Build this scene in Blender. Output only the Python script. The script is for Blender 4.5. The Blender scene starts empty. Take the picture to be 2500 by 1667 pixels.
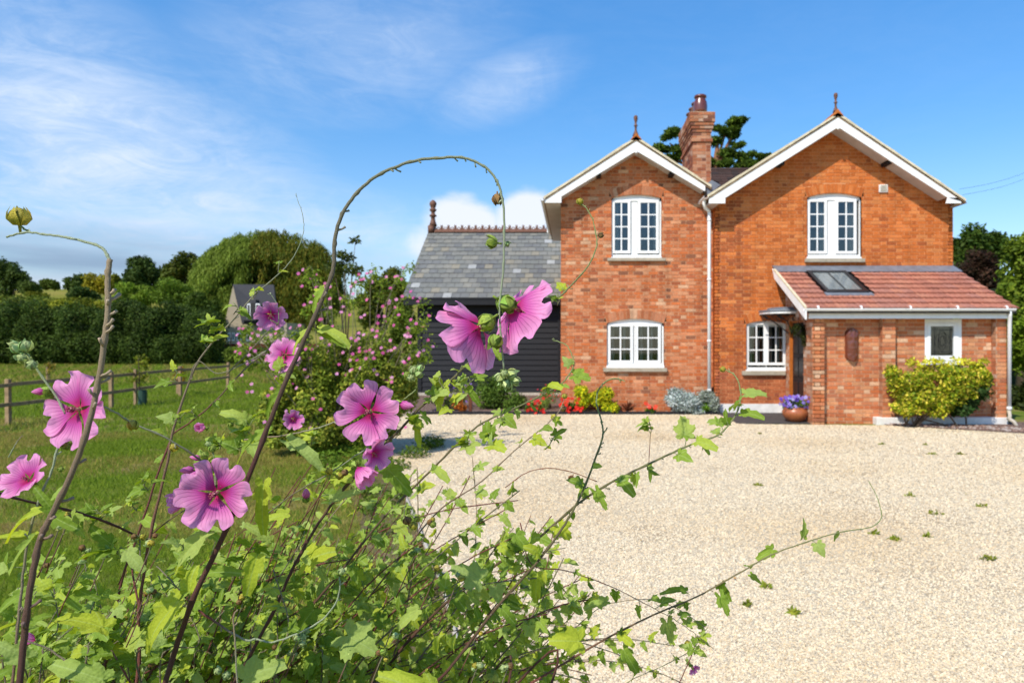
import bpy, math, random
import numpy as np
from mathutils import Vector, Matrix, Quaternion
random.seed(7)
RNG = np.random.default_rng(11)
SC = bpy.context.scene
COL = SC.collection

# ------------------------------------------------------------------ camera, light, exposure
F = 1667.0; CX = 1400.0; CY = 833.5; EYE = 1.6
cam_d = bpy.data.cameras.new('camera'); cam = bpy.data.objects.new('camera', cam_d); COL.objects.link(cam)
cam.location = (0, 0, EYE); cam.rotation_euler = (math.radians(90), 0, 0)
cam_d.lens = 24.0; cam_d.sensor_width = 36.0; cam_d.shift_x = -0.06; cam_d.shift_y = 0.0
cam_d.clip_start = 0.05; cam_d.clip_end = 3000
cam_d.dof.use_dof = True; cam_d.dof.focus_distance = 0.92; cam_d.dof.aperture_fstop = 10.0
SC.camera = cam
SC.view_settings.view_transform = 'Standard'; SC.view_settings.look = 'None'
SC.view_settings.exposure = 0.12; SC.view_settings.gamma = 1.0
SC.view_settings.use_curve_mapping = False
SUN_EL = math.radians(47); SUN_AZ = math.radians(35)          # sun behind the camera, 35 degrees to its left
world = bpy.data.worlds.new('World'); SC.world = world; world.use_nodes = True
sun_d = bpy.data.lights.new('sun', 'SUN'); sun = bpy.data.objects.new('sun', sun_d); COL.objects.link(sun)
sun_d.energy = 4.9; sun_d.angle = math.radians(0.53); sun_d.color = (1.0, 0.94, 0.85)
Ldir = Vector((math.sin(SUN_AZ)*math.cos(SUN_EL), math.cos(SUN_AZ)*math.cos(SUN_EL), -math.sin(SUN_EL)))
sun.rotation_euler = Ldir.to_track_quat('-Z', 'Y').to_euler(); sun.location = (-10, -20, 30)

def build_world():
    nt = world.node_tree; nt.nodes.clear(); N = nt.nodes.new; L = nt.links.new
    out = N('ShaderNodeOutputWorld'); bg = N('ShaderNodeBackground'); L(bg.outputs[0], out.inputs[0])
    bg.inputs[1].default_value = 0.12
    sky = N('ShaderNodeTexSky'); sky.sky_type = 'NISHITA'; sky.sun_disc = False
    sky.sun_elevation = SUN_EL; sky.sun_rotation = math.radians(180) + SUN_AZ
    sky.air_density = 1.0; sky.dust_density = 0.3; sky.ozone_density = 2.0
    hs = N('ShaderNodeHueSaturation'); hs.inputs['Saturation'].default_value = 1.34; hs.inputs['Value'].default_value = 1.0
    hs.inputs['Hue'].default_value = 0.5005
    L(sky.outputs[0], hs.inputs['Color'])
    tc = N('ShaderNodeTexCoord')
    sp0 = N('ShaderNodeSeparateXYZ'); L(tc.outputs['Generated'], sp0.inputs[0]); v0 = N('ShaderNodeMapRange'); v0.inputs['From Min'].default_value = 0; v0.inputs['From Max'].default_value = .62
    v0.inputs['To Min'].default_value = 1.15; v0.inputs['To Max'].default_value = 2.0; L(sp0.outputs['Z'], v0.inputs['Value']); v1 = N('ShaderNodeMapRange'); v1.inputs['From Min'].default_value = .45; v1.inputs['From Max'].default_value = 1.0; v1.inputs['To Min'].default_value = 1.0; v1.inputs['To Max'].default_value = .68; L(sp0.outputs['Z'], v1.inputs['Value']); v2 = N('ShaderNodeMath'); v2.operation = 'MULTIPLY'; L(v0.outputs[0], v2.inputs[0]); L(v1.outputs[0], v2.inputs[1]); L(v2.outputs[0], hs.inputs['Value'])
    def blob(cx, cy, w, h, rot=0.0):          # smooth mask round a sky direction (w,h in radians-ish)
        d = Vector(((cx-CX)/F, 1.0, -(cy-CY)/F)).normalized()
        az = math.atan2(d.x, d.y)
        sub = N('ShaderNodeVectorMath'); sub.operation = 'SUBTRACT'; L(tc.outputs['Generated'], sub.inputs[0]); sub.inputs[1].default_value = d
        r1 = N('ShaderNodeVectorRotate'); r1.rotation_type = 'Z_AXIS'; r1.inputs['Angle'].default_value = az; L(sub.outputs[0], r1.inputs['Vector'])
        r2 = N('ShaderNodeVectorRotate'); r2.rotation_type = 'Y_AXIS'; r2.inputs['Angle'].default_value = rot; L(r1.outputs[0], r2.inputs['Vector'])
        mul = N('ShaderNodeVectorMath'); mul.operation = 'MULTIPLY'; L(r2.outputs[0], mul.inputs[0]); mul.inputs[1].default_value = (1/w, 1/max(w, h), 1/h)
        ln = N('ShaderNodeVectorMath'); ln.operation = 'LENGTH'; L(mul.outputs[0], ln.inputs[0])
        mr = N('ShaderNodeMapRange'); mr.interpolation_type = 'SMOOTHERSTEP'
        mr.inputs['From Min'].default_value = 1.0; mr.inputs['From Max'].default_value = 0.0
        L(ln.outputs['Value'], mr.inputs['Value']); return mr.outputs[0]
    def math_(op, a, b=None, clamp=False):
        m = N('ShaderNodeMath'); m.operation = op; m.use_clamp = clamp
        for i, v in enumerate((a, b)):
            if v is None: continue
            if isinstance(v, (int, float)): m.inputs[i].default_value = v
            else: L(v, m.inputs[i])
        return m.outputs[0]
    def noise(scale, stretch, rot, detail=8, rough=0.55, dist=0.0):
        mp = N('ShaderNodeMapping'); mp.inputs['Rotation'].default_value = rot; mp.inputs['Scale'].default_value = stretch
        L(tc.outputs['Generated'], mp.inputs['Vector'])
        n = N('ShaderNodeTexNoise'); n.inputs['Scale'].default_value = scale; n.inputs['Detail'].default_value = detail
        n.inputs['Roughness'].default_value = rough; n.inputs['Distortion'].default_value = dist
        L(mp.outputs[0], n.inputs['Vector']); return n.outputs['Fac']
    def ramp(v, a, b, lo=0.0, hi=1.0):
        mr = N('ShaderNodeMapRange'); mr.interpolation_type = 'SMOOTHSTEP'
        mr.inputs['From Min'].default_value = a; mr.inputs['From Max'].default_value = b
        mr.inputs['To Min'].default_value = lo; mr.inputs['To Max'].default_value = hi
        L(v, mr.inputs['Value']); return mr.outputs[0]
    n1 = noise(3.2, (1, 1, 2.6), (0, math.radians(14), 0), 14, 0.66, 1.3)
    n2 = noise(9.0, (1, 1, 3.2), (0, math.radians(-16), 0), 14, 0.7, 1.6)
    m = blob(200, 400, .62, .24, math.radians(-26))
    m = math_('MAXIMUM', m, math_('MULTIPLY', blob(450, 560, .60, .13, math.radians(-2)), 1.0))
    m = math_('MAXIMUM', m, math_('MULTIPLY', blob(-60, 230, .34, .14, math.radians(-24)), 1.0))
    m = math_('MAXIMUM', m, math_('MULTIPLY', blob(860, 120, .34, .15, math.radians(14)), .45))
    m = math_('MAXIMUM', m, math_('MULTIPLY', blob(1230, 210, .18, .07, math.radians(20)), .55))
    m = math_('MAXIMUM', m, 0.05)
    c = math_('MULTIPLY', ramp(n1, .30, .70, .30, 1.0), m)
    c = math_('ADD', math_('MULTIPLY', c, .78), math_('MULTIPLY', math_('MULTIPLY', ramp(n2, .36, .75), m), .42), True)
    # low pale haze band and horizon clouds
    sep = N('ShaderNodeSeparateXYZ'); L(tc.outputs['Generated'], sep.inputs[0])
    z = sep.outputs['Z']
    hz = ramp(z, .0, .34, .27, .0)
    c = math_('MAXIMUM', c, hz)
    mix1 = N('ShaderNodeMix'); mix1.data_type = 'RGBA'; mix1.inputs['B'].default_value = (5.6, 6.6, 8.2, 1)
    L(c, mix1.inputs['Factor']); L(hs.outputs[0], mix1.inputs['A'])
    # cumulus
    n3 = noise(9.0, (1, 1, 1.5), (0, 0, 0), 10, 0.55, 0.2)
    cm = blob(1130, 545, .10, .075)
    cm = math_('MAXIMUM', cm, blob(1280, 530, .085, .075))
    cm = math_('MAXIMUM', cm, math_('MULTIPLY', blob(1090, 600, .12, .06), .8))
    cu = ramp(math_('ADD', math_('MULTIPLY', cm, .75), math_('MULTIPLY', n3, 1.0)), .66, 1.05)
    mix2 = N('ShaderNodeMix'); mix2.data_type = 'RGBA'; mix2.inputs['B'].default_value = (7.2, 7.5, 8.2, 1)
    L(math_('MULTIPLY', cu, .93), mix2.inputs['Factor']); L(mix1.outputs['Result'], mix2.inputs['A'])
    # grey cloud bank low on the left with a bright strip beneath it
    bank = math_('MULTIPLY', blob(200, 650, .62, .075), ramp(noise(4.0, (1, 1, 9), (0, 0, 0), 6, .5), .3, .6, .55, 1.0))
    mix3 = N('ShaderNodeMix'); mix3.data_type = 'RGBA'; mix3.inputs['B'].default_value = (2.1, 3.0, 4.4, 1)
    L(math_('MULTIPLY', bank, .85), mix3.inputs['Factor']); L(mix2.outputs['Result'], mix3.inputs['A'])
    strip = math_('MULTIPLY', blob(200, 722, .62, .036), .85)
    mix4 = N('ShaderNodeMix'); mix4.data_type = 'RGBA'; mix4.inputs['B'].default_value = (6.0, 6.8, 7.8, 1)
    L(strip, mix4.inputs['Factor']); L(mix3.outputs['Result'], mix4.inputs['A'])
    L(mix4.outputs['Result'], bg.inputs[0])
build_world()

# ------------------------------------------------------------------ helpers
def P(x, y, Y):  return Vector(((x-CX)*Y/F, Y, EYE-(y-CY)*Y/F))          # point of the place seen at photo px (2500 wide) at distance Y
def D(x, y, Y):  return P(x*1.06293, y*1.06293, Y)
def PX(x, Y): return (x-CX)*Y/F
def PZ(y, Y): return EYE-(y-CY)*Y/F
def ground_pt(x, y, z=0.0):
    Y = (EYE-z)*F/(y-CY); return Vector(((x-CX)*Y/F, Y, z))

class MB:
    def __init__(s): s.v = []; s.f = []; s.c = []
    def add(s, vs, fs, col=(1, 1, 1)):
        o = len(s.v); s.v.extend([tuple(v) for v in vs]); s.f.extend([tuple(i+o for i in f) for f in fs]); s.c.extend([col]*len(vs))
    def box(s, x0, x1, y0, y1, z0, z1, col=(1, 1, 1)):
        s.add([(x0,y0,z0),(x1,y0,z0),(x1,y1,z0),(x0,y1,z0),(x0,y0,z1),(x1,y0,z1),(x1,y1,z1),(x0,y1,z1)],
              [(0,3,2,1),(4,5,6,7),(0,1,5,4),(1,2,6,5),(2,3,7,6),(3,0,4,7)], col)
    def obox(s, o, u, v, w, col=(1, 1, 1)):     # origin and three edge vectors
        o, u, v, w = Vector(o), Vector(u), Vector(v), Vector(w)
        p = [o, o+u, o+u+v, o+v]; q = [a+w for a in p]
        s.add(p+q, [(0,3,2,1),(4,5,6,7),(0,1,5,4),(1,2,6,5),(2,3,7,6),(3,0,4,7)], col)
    def prism(s, pts, ext, col=(1, 1, 1)):      # polygon (3D points) extruded by ext
        n = len(pts); a = [Vector(p) for p in pts]; e = Vector(ext); b = [p+e for p in a]
        fs = [tuple(range(n)), tuple(range(2*n-1, n-1, -1))]
        for i in range(n):
            j = (i+1) % n; fs.append((i, i+n, j+n, j))
        s.add(a+b, fs, col)
    def tube(s, pts, rad, n=7, col=(1, 1, 1), cap=True):
        pts = [Vector(p) for p in pts]; m = len(pts)
        if not hasattr(rad, '__len__'): rad = [rad]*m
        cols = col if isinstance(col, list) else [col]*m
        t0 = (pts[1]-pts[0]).normalized(); up = Vector((0, 0, 1)) if abs(t0.z) < .9 else Vector((1, 0, 0))
        nrm = t0.cross(up).normalized(); o = len(s.v); prev = t0
        for i in range(m):
            t = (pts[min(i+1, m-1)]-pts[max(i-1, 0)]).normalized()
            q = prev.rotation_difference(t); nrm = (q @ nrm); nrm = (nrm - t*nrm.dot(t)).normalized(); prev = t
            b = t.cross(nrm)
            for k in range(n):
                a = 2*math.pi*k/n; s.v.append(tuple(pts[i]+(nrm*math.cos(a)+b*math.sin(a))*rad[i])); s.c.append(cols[i])
        for i in range(m-1):
            for k in range(n):
                j = (k+1) % n; s.f.append((o+i*n+k, o+i*n+j, o+(i+1)*n+j, o+(i+1)*n+k))
        if cap:
            s.f.append(tuple(o+k for k in range(n-1, -1, -1))); s.f.append(tuple(o+(m-1)*n+k for k in range(n)))
    def lathe(s, c, prof, n=16, col=(1, 1, 1), wob=0.0):
        c = Vector(c); o = len(s.v)
        for (r, z) in prof:
            for k in range(n):
                a = 2*math.pi*k/n; rr = r*(1+wob*math.sin(3*a+z*20))
                s.v.append((c.x+rr*math.cos(a), c.y+rr*math.sin(a), c.z+z)); s.c.append(col)
        for i in range(len(prof)-1):
            for k in range(n):
                j = (k+1) % n; s.f.append((o+i*n+k, o+i*n+j, o+(i+1)*n+j, o+(i+1)*n+k))
        s.f.append(tuple(o+k for k in range(n-1, -1, -1))); s.f.append(tuple(o+(len(prof)-1)*n+k for k in range(n)))
    def ball(s, c, r, col=(1, 1, 1), n=6, m=4):
        r = r if hasattr(r, '__len__') else (r, r, r); c = Vector(c); o = len(s.v)
        for i in range(1, m):
            ph = math.pi*i/m
            for k in range(n):
                a = 2*math.pi*k/n; s.v.append((c.x+r[0]*math.sin(ph)*math.cos(a), c.y+r[1]*math.sin(ph)*math.sin(a), c.z+r[2]*math.cos(ph))); s.c.append(col)
        s.v.append((c.x, c.y, c.z+r[2])); s.v.append((c.x, c.y, c.z-r[2])); s.c += [col, col]; tp = o+(m-1)*n; bt = tp+1
        for i in range(m-2):
            for k in range(n):
                j = (k+1) % n; s.f.append((o+i*n+k, o+(i+1)*n+k, o+(i+1)*n+j, o+i*n+j))
        for k in range(n):
            j = (k+1) % n; s.f.append((tp, o+k, o+j)); s.f.append((bt, o+(m-2)*n+j, o+(m-2)*n+k))
    def mesh(s, name, mat, smooth=False):
        me = bpy.data.meshes.new(name); me.from_pydata(s.v, [], s.f); me.update()
        at = me.attributes.new('tint', 'FLOAT_COLOR', 'POINT')
        a = np.ones((len(s.v), 4), dtype=np.float32); a[:, :3] = np.array(s.c, dtype=np.float32).reshape(-1, 3); at.data.foreach_set('color', a.ravel())
        if mat: me.materials.append(mat)
        if smooth: me.polygons.foreach_set('use_smooth', [True]*len(me.polygons))
        return me
    def build(s, name, mat, parent=None, smooth=False, bevel=0.0, kind=None):
        o = bpy.data.objects.new(name, s.mesh(name, mat, smooth)); COL.objects.link(o)
        if parent: o.parent = parent
        if bevel:
            b = o.modifiers.new('bevel', 'BEVEL'); b.width = bevel; b.segments = 2; b.limit_method = 'ANGLE'
        if kind: o['kind'] = kind
        return o
def np_mesh(name, V, Fc, C, mat, parent=None, kind=None, k=4, smooth=False):
    me = bpy.data.meshes.new(name); nv, nf = len(V), len(Fc)
    me.vertices.add(nv); me.vertices.foreach_set('co', V.astype(np.float32).ravel())
    me.loops.add(nf*k); me.loops.foreach_set('vertex_index', Fc.astype(np.int32).ravel())
    me.polygons.add(nf); me.polygons.foreach_set('loop_start', np.arange(nf, dtype=np.int32)*k)
    me.update(calc_edges=True)
    at = me.attributes.new('tint', 'FLOAT_COLOR', 'POINT'); a = np.ones((nv, 4), dtype=np.float32); a[:, :3] = C; at.data.foreach_set('color', a.ravel())
    me.materials.append(mat)
    if smooth: me.polygons.foreach_set('use_smooth', [True]*nf)
    o = bpy.data.objects.new(name, me); COL.objects.link(o)
    if parent: o.parent = parent
    if kind: o['kind'] = kind
    return o
def empty(name, loc=(0, 0, 0), label=None, cat=None, group=None, parent=None):
    o = bpy.data.objects.new(name, None); COL.objects.link(o); o.empty_display_size = .1
    if label: o['label'] = label
    if cat: o['category'] = cat
    if group: o['group'] = group
    if parent: o.parent = parent
    return o
def tag(o, label, cat, group=None):
    o['label'] = label; o['category'] = cat
    if group: o['group'] = group
    return o
def inst(name, me, parent, M=None):
    o = bpy.data.objects.new(name, me); COL.objects.link(o); o.parent = parent
    if M is not None: o.matrix_local = M
    return o

# ------------------------------------------------------------------ materials
def mat(name, col=(1, 1, 1), rough=.7, attr=False, nscale=0, namt=.15, bump=0, bscale=40, spec=.3, trans=0, metal=0, coat=0, big=0, bigscale=1.0, tcol=None, streak=0):
    m = bpy.data.materials.new(name); m.use_nodes = True; nt = m.node_tree; N = nt.nodes.new; L = nt.links.new
    b = nt.nodes['Principled BSDF']; b.inputs['Roughness'].default_value = rough; b.inputs['Specular IOR Level'].default_value = spec; b.inputs['Metallic'].default_value = metal
    b.inputs['Coat Weight'].default_value = coat
    if attr:
        a = N('ShaderNodeAttribute'); a.attribute_name = 'tint'; cur = a.outputs['Color']
        if tuple(col) != (1, 1, 1):
            mx = N('ShaderNodeMix'); mx.data_type = 'RGBA'; mx.blend_type = 'MULTIPLY'; mx.inputs['Factor'].default_value = 1
            L(cur, mx.inputs['A']); mx.inputs['B'].default_value = (*col, 1); cur = mx.outputs['Result']
    else:
        r = N('ShaderNodeRGB'); r.outputs[0].default_value = (*col, 1); cur = r.outputs[0]
    tcn = N('ShaderNodeNewGeometry')
    def vary(cur, sc, amt, det=6):
        n = N('ShaderNodeTexNoise'); n.inputs['Scale'].default_value = sc; n.inputs['Detail'].default_value = det; n.inputs['Roughness'].default_value = .6
        L(tcn.outputs['Position'], n.inputs['Vector'])
        mr = N('ShaderNodeMapRange'); mr.inputs['From Min'].default_value = .3; mr.inputs['From Max'].default_value = .7
        mr.inputs['To Min'].default_value = 1-amt; mr.inputs['To Max'].default_value = 1+amt; L(n.outputs['Fac'], mr.inputs['Value'])
        mx = N('ShaderNodeVectorMath'); mx.operation = 'SCALE'; L(cur, mx.inputs[0]); L(mr.outputs[0], mx.inputs['Scale']); return mx.outputs[0]
    if nscale: cur = vary(cur, nscale, namt)
    if big: cur = vary(cur, bigscale, big, 3)
    if streak:
        mp = N('ShaderNodeMapping'); mp.inputs['Scale'].default_value = (5, 5, .55); L(tcn.outputs['Position'], mp.inputs['Vector'])
        n = N('ShaderNodeTexNoise'); n.inputs['Scale'].default_value = 1.0; n.inputs['Detail'].default_value = 7; L(mp.outputs[0], n.inputs['Vector'])
        mr = N('ShaderNodeMapRange'); mr.inputs['From Min'].default_value = .52; mr.inputs['From Max'].default_value = .75; mr.inputs['To Min'].default_value = 1.0; mr.inputs['To Max'].default_value = 1-streak; L(n.outputs['Fac'], mr.inputs['Value'])
        mx = N('ShaderNodeVectorMath'); mx.operation = 'SCALE'; L(cur, mx.inputs[0]); L(mr.outputs[0], mx.inputs['Scale']); cur = mx.outputs[0]
    L(cur, b.inputs['Base Color'])
    if bump:
        n = N('ShaderNodeTexNoise'); n.inputs['Scale'].default_value = bscale; n.inputs['Detail'].default_value = 5
        L(tcn.outputs['Position'], n.inputs['Vector'])
        bp = N('ShaderNodeBump'); bp.inputs['Strength'].default_value = bump; bp.inputs['Distance'].default_value = .01; L(n.outputs['Fac'], bp.inputs['Height']); L(bp.outputs[0], b.inputs['Normal'])
    if trans:
        t = N('ShaderNodeBsdfTranslucent'); ms = N('ShaderNodeMixShader'); ms.inputs[0].default_value = trans
        if tcol:
            mx = N('ShaderNodeMix'); mx.data_type = 'RGBA'; mx.blend_type = 'MULTIPLY'; mx.inputs['Factor'].default_value = 1; L(cur, mx.inputs['A']); mx.inputs['B'].default_value = (*tcol, 1); L(mx.outputs['Result'], t.inputs['Color'])
        else: L(cur, t.inputs['Color'])
        L(b.outputs[0], ms.inputs[1]); L(t.outputs[0], ms.inputs[2]); L(ms.outputs[0], nt.nodes['Material Output'].inputs[0])
    return m
M = {}
M['brick'] = mat('brick_clay', attr=True, rough=.85, nscale=35, namt=.20, bump=.5, bscale=120, spec=.15, big=.12, bigscale=1.3, streak=.28)
M['mortar'] = mat('mortar', attr=True, rough=.95, nscale=30, namt=.2, bump=.4, bscale=150, spec=.1)
M['white'] = mat('white_paint', (.82, .815, .79), rough=.4, nscale=3, namt=.05, spec=.35, streak=.12)
M['whitewall'] = mat('white_plinth_render', (.70, .68, .64), rough=.9, nscale=6, namt=.15, bump=.3, bscale=60)
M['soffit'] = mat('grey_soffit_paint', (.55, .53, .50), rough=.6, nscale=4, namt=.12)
M['sill'] = mat('sill_stone', (.36, .31, .23), rough=.9, nscale=8, namt=.2, bump=.3, bscale=80)
M['cream'] = mat('verge_mortar', (.62, .53, .36), rough=.9, nscale=10, namt=.2, bump=.5, bscale=50)
M['slate'] = mat('slate', attr=True, rough=.6, nscale=10, namt=.16, bump=.3, bscale=60, spec=.35, big=.12, bigscale=.8)
M['tile'] = mat('roof_tile_clay', attr=True, rough=.8, nscale=14, namt=.18, bump=.4, bscale=70, spec=.2)
M['terracotta'] = mat('terracotta', (.145, .066, .040), rough=.6, nscale=16, namt=.3, bump=.3, bscale=50)
M['glaze'] = mat('glazed_clay', (.13, .028, .012), rough=.3, nscale=20, namt=.2, spec=.6, coat=.5)
M['potclay'] = mat('glazed_pot', (.33, .10, .035), rough=.35, nscale=8, namt=.2, spec=.5)
M['lead'] = mat('lead_sheet', (.15, .165, .19), rough=.5, nscale=7, namt=.25, spec=.5)
M['blackwood'] = mat('black_stained_boards', (.011, .011, .013), rough=.6, nscale=22, namt=.35, bump=.3, bscale=80, spec=.3)
M['blackiron'] = mat('black_iron', (.012, .012, .014), rough=.45, spec=.5)
M['blackplastic'] = mat('black_plastic', (.012, .012, .014), rough=.4)
M['orangewood'] = mat('orange_stained_wood', (.42, .12, .02), rough=.45, nscale=12, namt=.2)
M['darkroom'] = mat('dark_interior', (.035, .033, .03), rough=.9)
M['curtain'] = mat('net_curtain', (.62, .62, .60), rough=.9, nscale=5, namt=.1, trans=.3)
M['fencewood'] = mat('weathered_fence_wood', (.30, .20, .11), rough=.9, nscale=10, namt=.3, bump=.4, bscale=40)
M['bark'] = mat('bark', (.10, .07, .045), rough=.95, nscale=6, namt=.3, bump=.8, bscale=25)
M['pinebark'] = mat('pine_bark', (.22, .10, .05), rough=.95, nscale=6, namt=.3, bump=.8, bscale=25)
M['leafs'] = mat('foliage', (2.05, 1.75, .75), attr=True, rough=.6, spec=.12, trans=.30, nscale=0)
M['silver'] = mat('silver_foliage', attr=True, rough=.8, spec=.1, trans=.15)
M['flowerlet'] = mat('small_petals', attr=True, rough=.6, spec=.2, trans=.35)
M['stem'] = mat('lavatera_stem', attr=True, rough=.6, nscale=900, namt=.25, bump=.5, bscale=1500, spec=.3)
M['bud'] = mat('lavatera_calyx', attr=True, rough=.6, nscale=500, namt=.2, bump=.3, bscale=800, trans=.2)
M['gravelstone'] = mat('gravel_stone', attr=True, rough=.85, spec=.2, nscale=90, namt=.12)
M['beige'] = mat('beige_render', (.36, .30, .21), rough=.9, nscale=3, namt=.1)
M['fencered'] = mat('red_brown_fence_paint', (.10, .028, .015), rough=.9, nscale=5, namt=.2)
M['guard'] = mat('green_tree_guard', (.03, .07, .05), rough=.5)
M['rust'] = mat('rusted_iron', (.12, .04, .02), rough=.9, nscale=20, namt=.3)
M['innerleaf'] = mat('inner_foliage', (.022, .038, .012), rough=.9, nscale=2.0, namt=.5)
M['edging'] = mat('grey_weathered_edging', (.46, .41, .33), rough=.8, nscale=20, namt=.2)
def mat_glass():
    m = bpy.data.materials.new('window_glass'); m.use_nodes = True; nt = m.node_tree; nt.nodes.clear(); N = nt.nodes.new; L = nt.links.new
    o = N('ShaderNodeOutputMaterial'); mx = N('ShaderNodeMixShader'); t = N('ShaderNodeBsdfTransparent'); g = N('ShaderNodeBsdfGlossy'); g.inputs['Roughness'].default_value = .02
    t.inputs[0].default_value = (.80, .84, .83, 1); g.inputs[0].default_value = (.9, .95, 1, 1)
    f = N('ShaderNodeLayerWeight'); f.inputs[0].default_value = .30; mr = N('ShaderNodeMapRange'); mr.inputs['To Min'].default_value = .035; mr.inputs['To Max'].default_value = .9
    L(f.outputs['Fresnel'], mr.inputs['Value']); L(mr.outputs[0], mx.inputs[0]); L(t.outputs[0], mx.inputs[1]); L(g.outputs[0], mx.inputs[2]); L(mx.outputs[0], o.inputs[0]); return m
M['glass'] = mat_glass()
M['skyglass'] = mat('roof_window_glass', (.22, .25, .24), rough=.12, spec=.5)
M['skyglass'].node_tree.nodes['Principled BSDF'].inputs['Alpha'].default_value = .45
def mat_ground(name, c1, c2, c3, s1, s2, bump, bs, s3=0, c4=None):
    m = bpy.data.materials.new(name); m.use_nodes = True; nt = m.node_tree; N = nt.nodes.new; L = nt.links.new
    b = nt.nodes['Principled BSDF']; b.inputs['Roughness'].default_value = .95; b.inputs['Specular IOR Level'].default_value = .1
    g = N('ShaderNodeNewGeometry')
    def nz(sc, det=8):
        n = N('ShaderNodeTexNoise'); n.inputs['Scale'].default_value = sc; n.inputs['Detail'].default_value = det; n.inputs['Roughness'].default_value = .6; L(g.outputs['Position'], n.inputs['Vector']); return n.outputs['Fac']
    def rp(v, a, b_):
        mr = N('ShaderNodeMapRange'); mr.interpolation_type = 'SMOOTHSTEP'; mr.inputs['From Min'].default_value = a; mr.inputs['From Max'].default_value = b_; L(v, mr.inputs['Value']); return mr.outputs[0]
    m1 = N('ShaderNodeMix'); m1.data_type = 'RGBA'; m1.inputs['A'].default_value = (*c1, 1); m1.inputs['B'].default_value = (*c2, 1); L(rp(nz(s1), .42, .58), m1.inputs['Factor'])
    m2 = N('ShaderNodeMix'); m2.data_type = 'RGBA'; L(m1.outputs['Result'], m2.inputs['A']); m2.inputs['B'].default_value = (*c3, 1); L(rp(nz(s2), .5, .66), m2.inputs['Factor'])
    cur = m2.outputs['Result']
    if c4:
        m3 = N('ShaderNodeMix'); m3.data_type = 'RGBA'; L(cur, m3.inputs['A']); m3.inputs['B'].default_value = (*c4, 1); L(rp(nz(s3, 3), .48, .68), m3.inputs['Factor']); cur = m3.outputs['Result']
    L(cur, b.inputs['Base Color'])
    bp = N('ShaderNodeBump'); bp.inputs['Strength'].default_value = bump; bp.inputs['Distance'].default_value = .02; L(nz(bs, 4), bp.inputs['Height']); L(bp.outputs[0], b.inputs['Normal'])
    return m
M['grassground'] = mat_ground('lawn_ground', (.10, .16, .012), (.14, .18, .018), (.26, .20, .08), 14, 1.1, .8, 60, .35, (.20, .18, .045))
M['hill'] = mat_ground('hill_grass', (.17, .17, .02), (.24, .20, .04), (.10, .12, .015), .12, .06, .3, 2)
M['soil'] = mat_ground('bed_soil', (.10, .06, .042), (.20, .13, .10), (.30, .22, .18), 22, 30, 1.0, 45)
M['drysoil'] = mat_ground('dry_soil', (.15, .115, .06), (.21, .16, .09), (.11, .13, .03), 9, 3, 1.0, 60)
M['gravelbase'] = mat_ground('gravel_base', (.66, .56, .39), (.58, .47, .32), (.68, .59, .43), 55, 70, 1.0, 70, .5, (.48, .37, .24))
M['paving'] = mat('dark_slate_paving', (.065, .058, .055), rough=.8, nscale=9, namt=.2, bump=.3, bscale=40)

# ------------------------------------------------------------------ foliage clouds (numpy)
def unit(n): 
    a = RNG.normal(size=(n, 3)); return a/np.linalg.norm(a, axis=1, keepdims=True)
def cloud(clumps, n, size, pal, asp=.5, shell=.5, up=.35, droop=0.0, jit=.35, cl_var=.25):
    cl = np.array([[*c, *r] for c, r in clumps], dtype=float); w = (cl[:, 3]*cl[:, 4]*cl[:, 5])**(2/3.); w /= w.sum()
    idx = RNG.choice(len(cl), n, p=w); d = unit(n); rr = shell+(1-shell)*RNG.random((n, 1))**.6
    rr *= 1+.16*np.sin(d[:, :1]*7+idx[:, None]*1.7)*np.cos(d[:, 1:2]*6+d[:, 2:3]*5+idx[:, None])
    p = cl[idx, :3]+d*rr*cl[idx, 3:6]
    nrm = d*.7+unit(n)*.8+np.array([0, 0, up]); nrm /= np.linalg.norm(nrm, axis=1, keepdims=True)
    a = unit(n)+np.array([0, 0, -droop]); a -= nrm*(a*nrm).sum(1, keepdims=True)*(1-min(droop, .9)); a /= np.linalg.norm(a, axis=1, keepdims=True)+1e-9
    b = np.cross(nrm, a); b /= np.linalg.norm(b, axis=1, keepdims=True)+1e-9
    s = size*(.6+.8*RNG.random((n, 1)))
    v = np.stack([p, p+a*s*.55+b*s*asp*.5-nrm*s*.06, p+a*s, p+a*s*.45-b*s*asp*.5+nrm*s*.05], 1).reshape(-1, 3)
    f = np.arange(n*4).reshape(n, 4); pal = np.array(pal, dtype=float)
    cshift = 1+cl_var*(RNG.random(len(cl))*2-1); c = pal[RNG.integers(0, len(pal), n)]*(1+jit*(RNG.random((n, 1))-.5))*cshift[idx][:, None]
    return v, f, np.repeat(c, 4, 0)
def join(parts):
    V, Fs, C = [], [], []; o = 0
    for v, f, c in parts: V.append(v); Fs.append(f+o); C.append(c); o += len(v)
    return np.concatenate(V), np.concatenate(Fs), np.concatenate(C)
def ell(px, py, rx, ry, Y, ryd=None):          # ellipsoid clump from photo px at distance Y
    s = Y/F; return ((PX(px, Y), Y, PZ(py, Y)), (rx*s, (ryd if ryd else max(rx, ry)*s*.9), ry*s))
def sub_clumps(base, n, k=.42, shell=.62):
    out = []
    for (c, r) in base:
        for _ in range(n):
            d = unit(1)[0]; rr = shell*(.75+.35*random.random())
            out.append((tuple(np.array(c)+d*np.array(r)*rr), tuple(np.array(r)*k*(.7+.6*random.random()))))
    return out
G_DK = [(.020, .040, .012), (.028, .055, .015), (.035, .065, .018)]
G_MID = [(.045, .085, .018), (.06, .105, .022), (.07, .12, .03)]
G_YEL = [(.12, .16, .025), (.15, .17, .03), (.09, .13, .02)]
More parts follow.
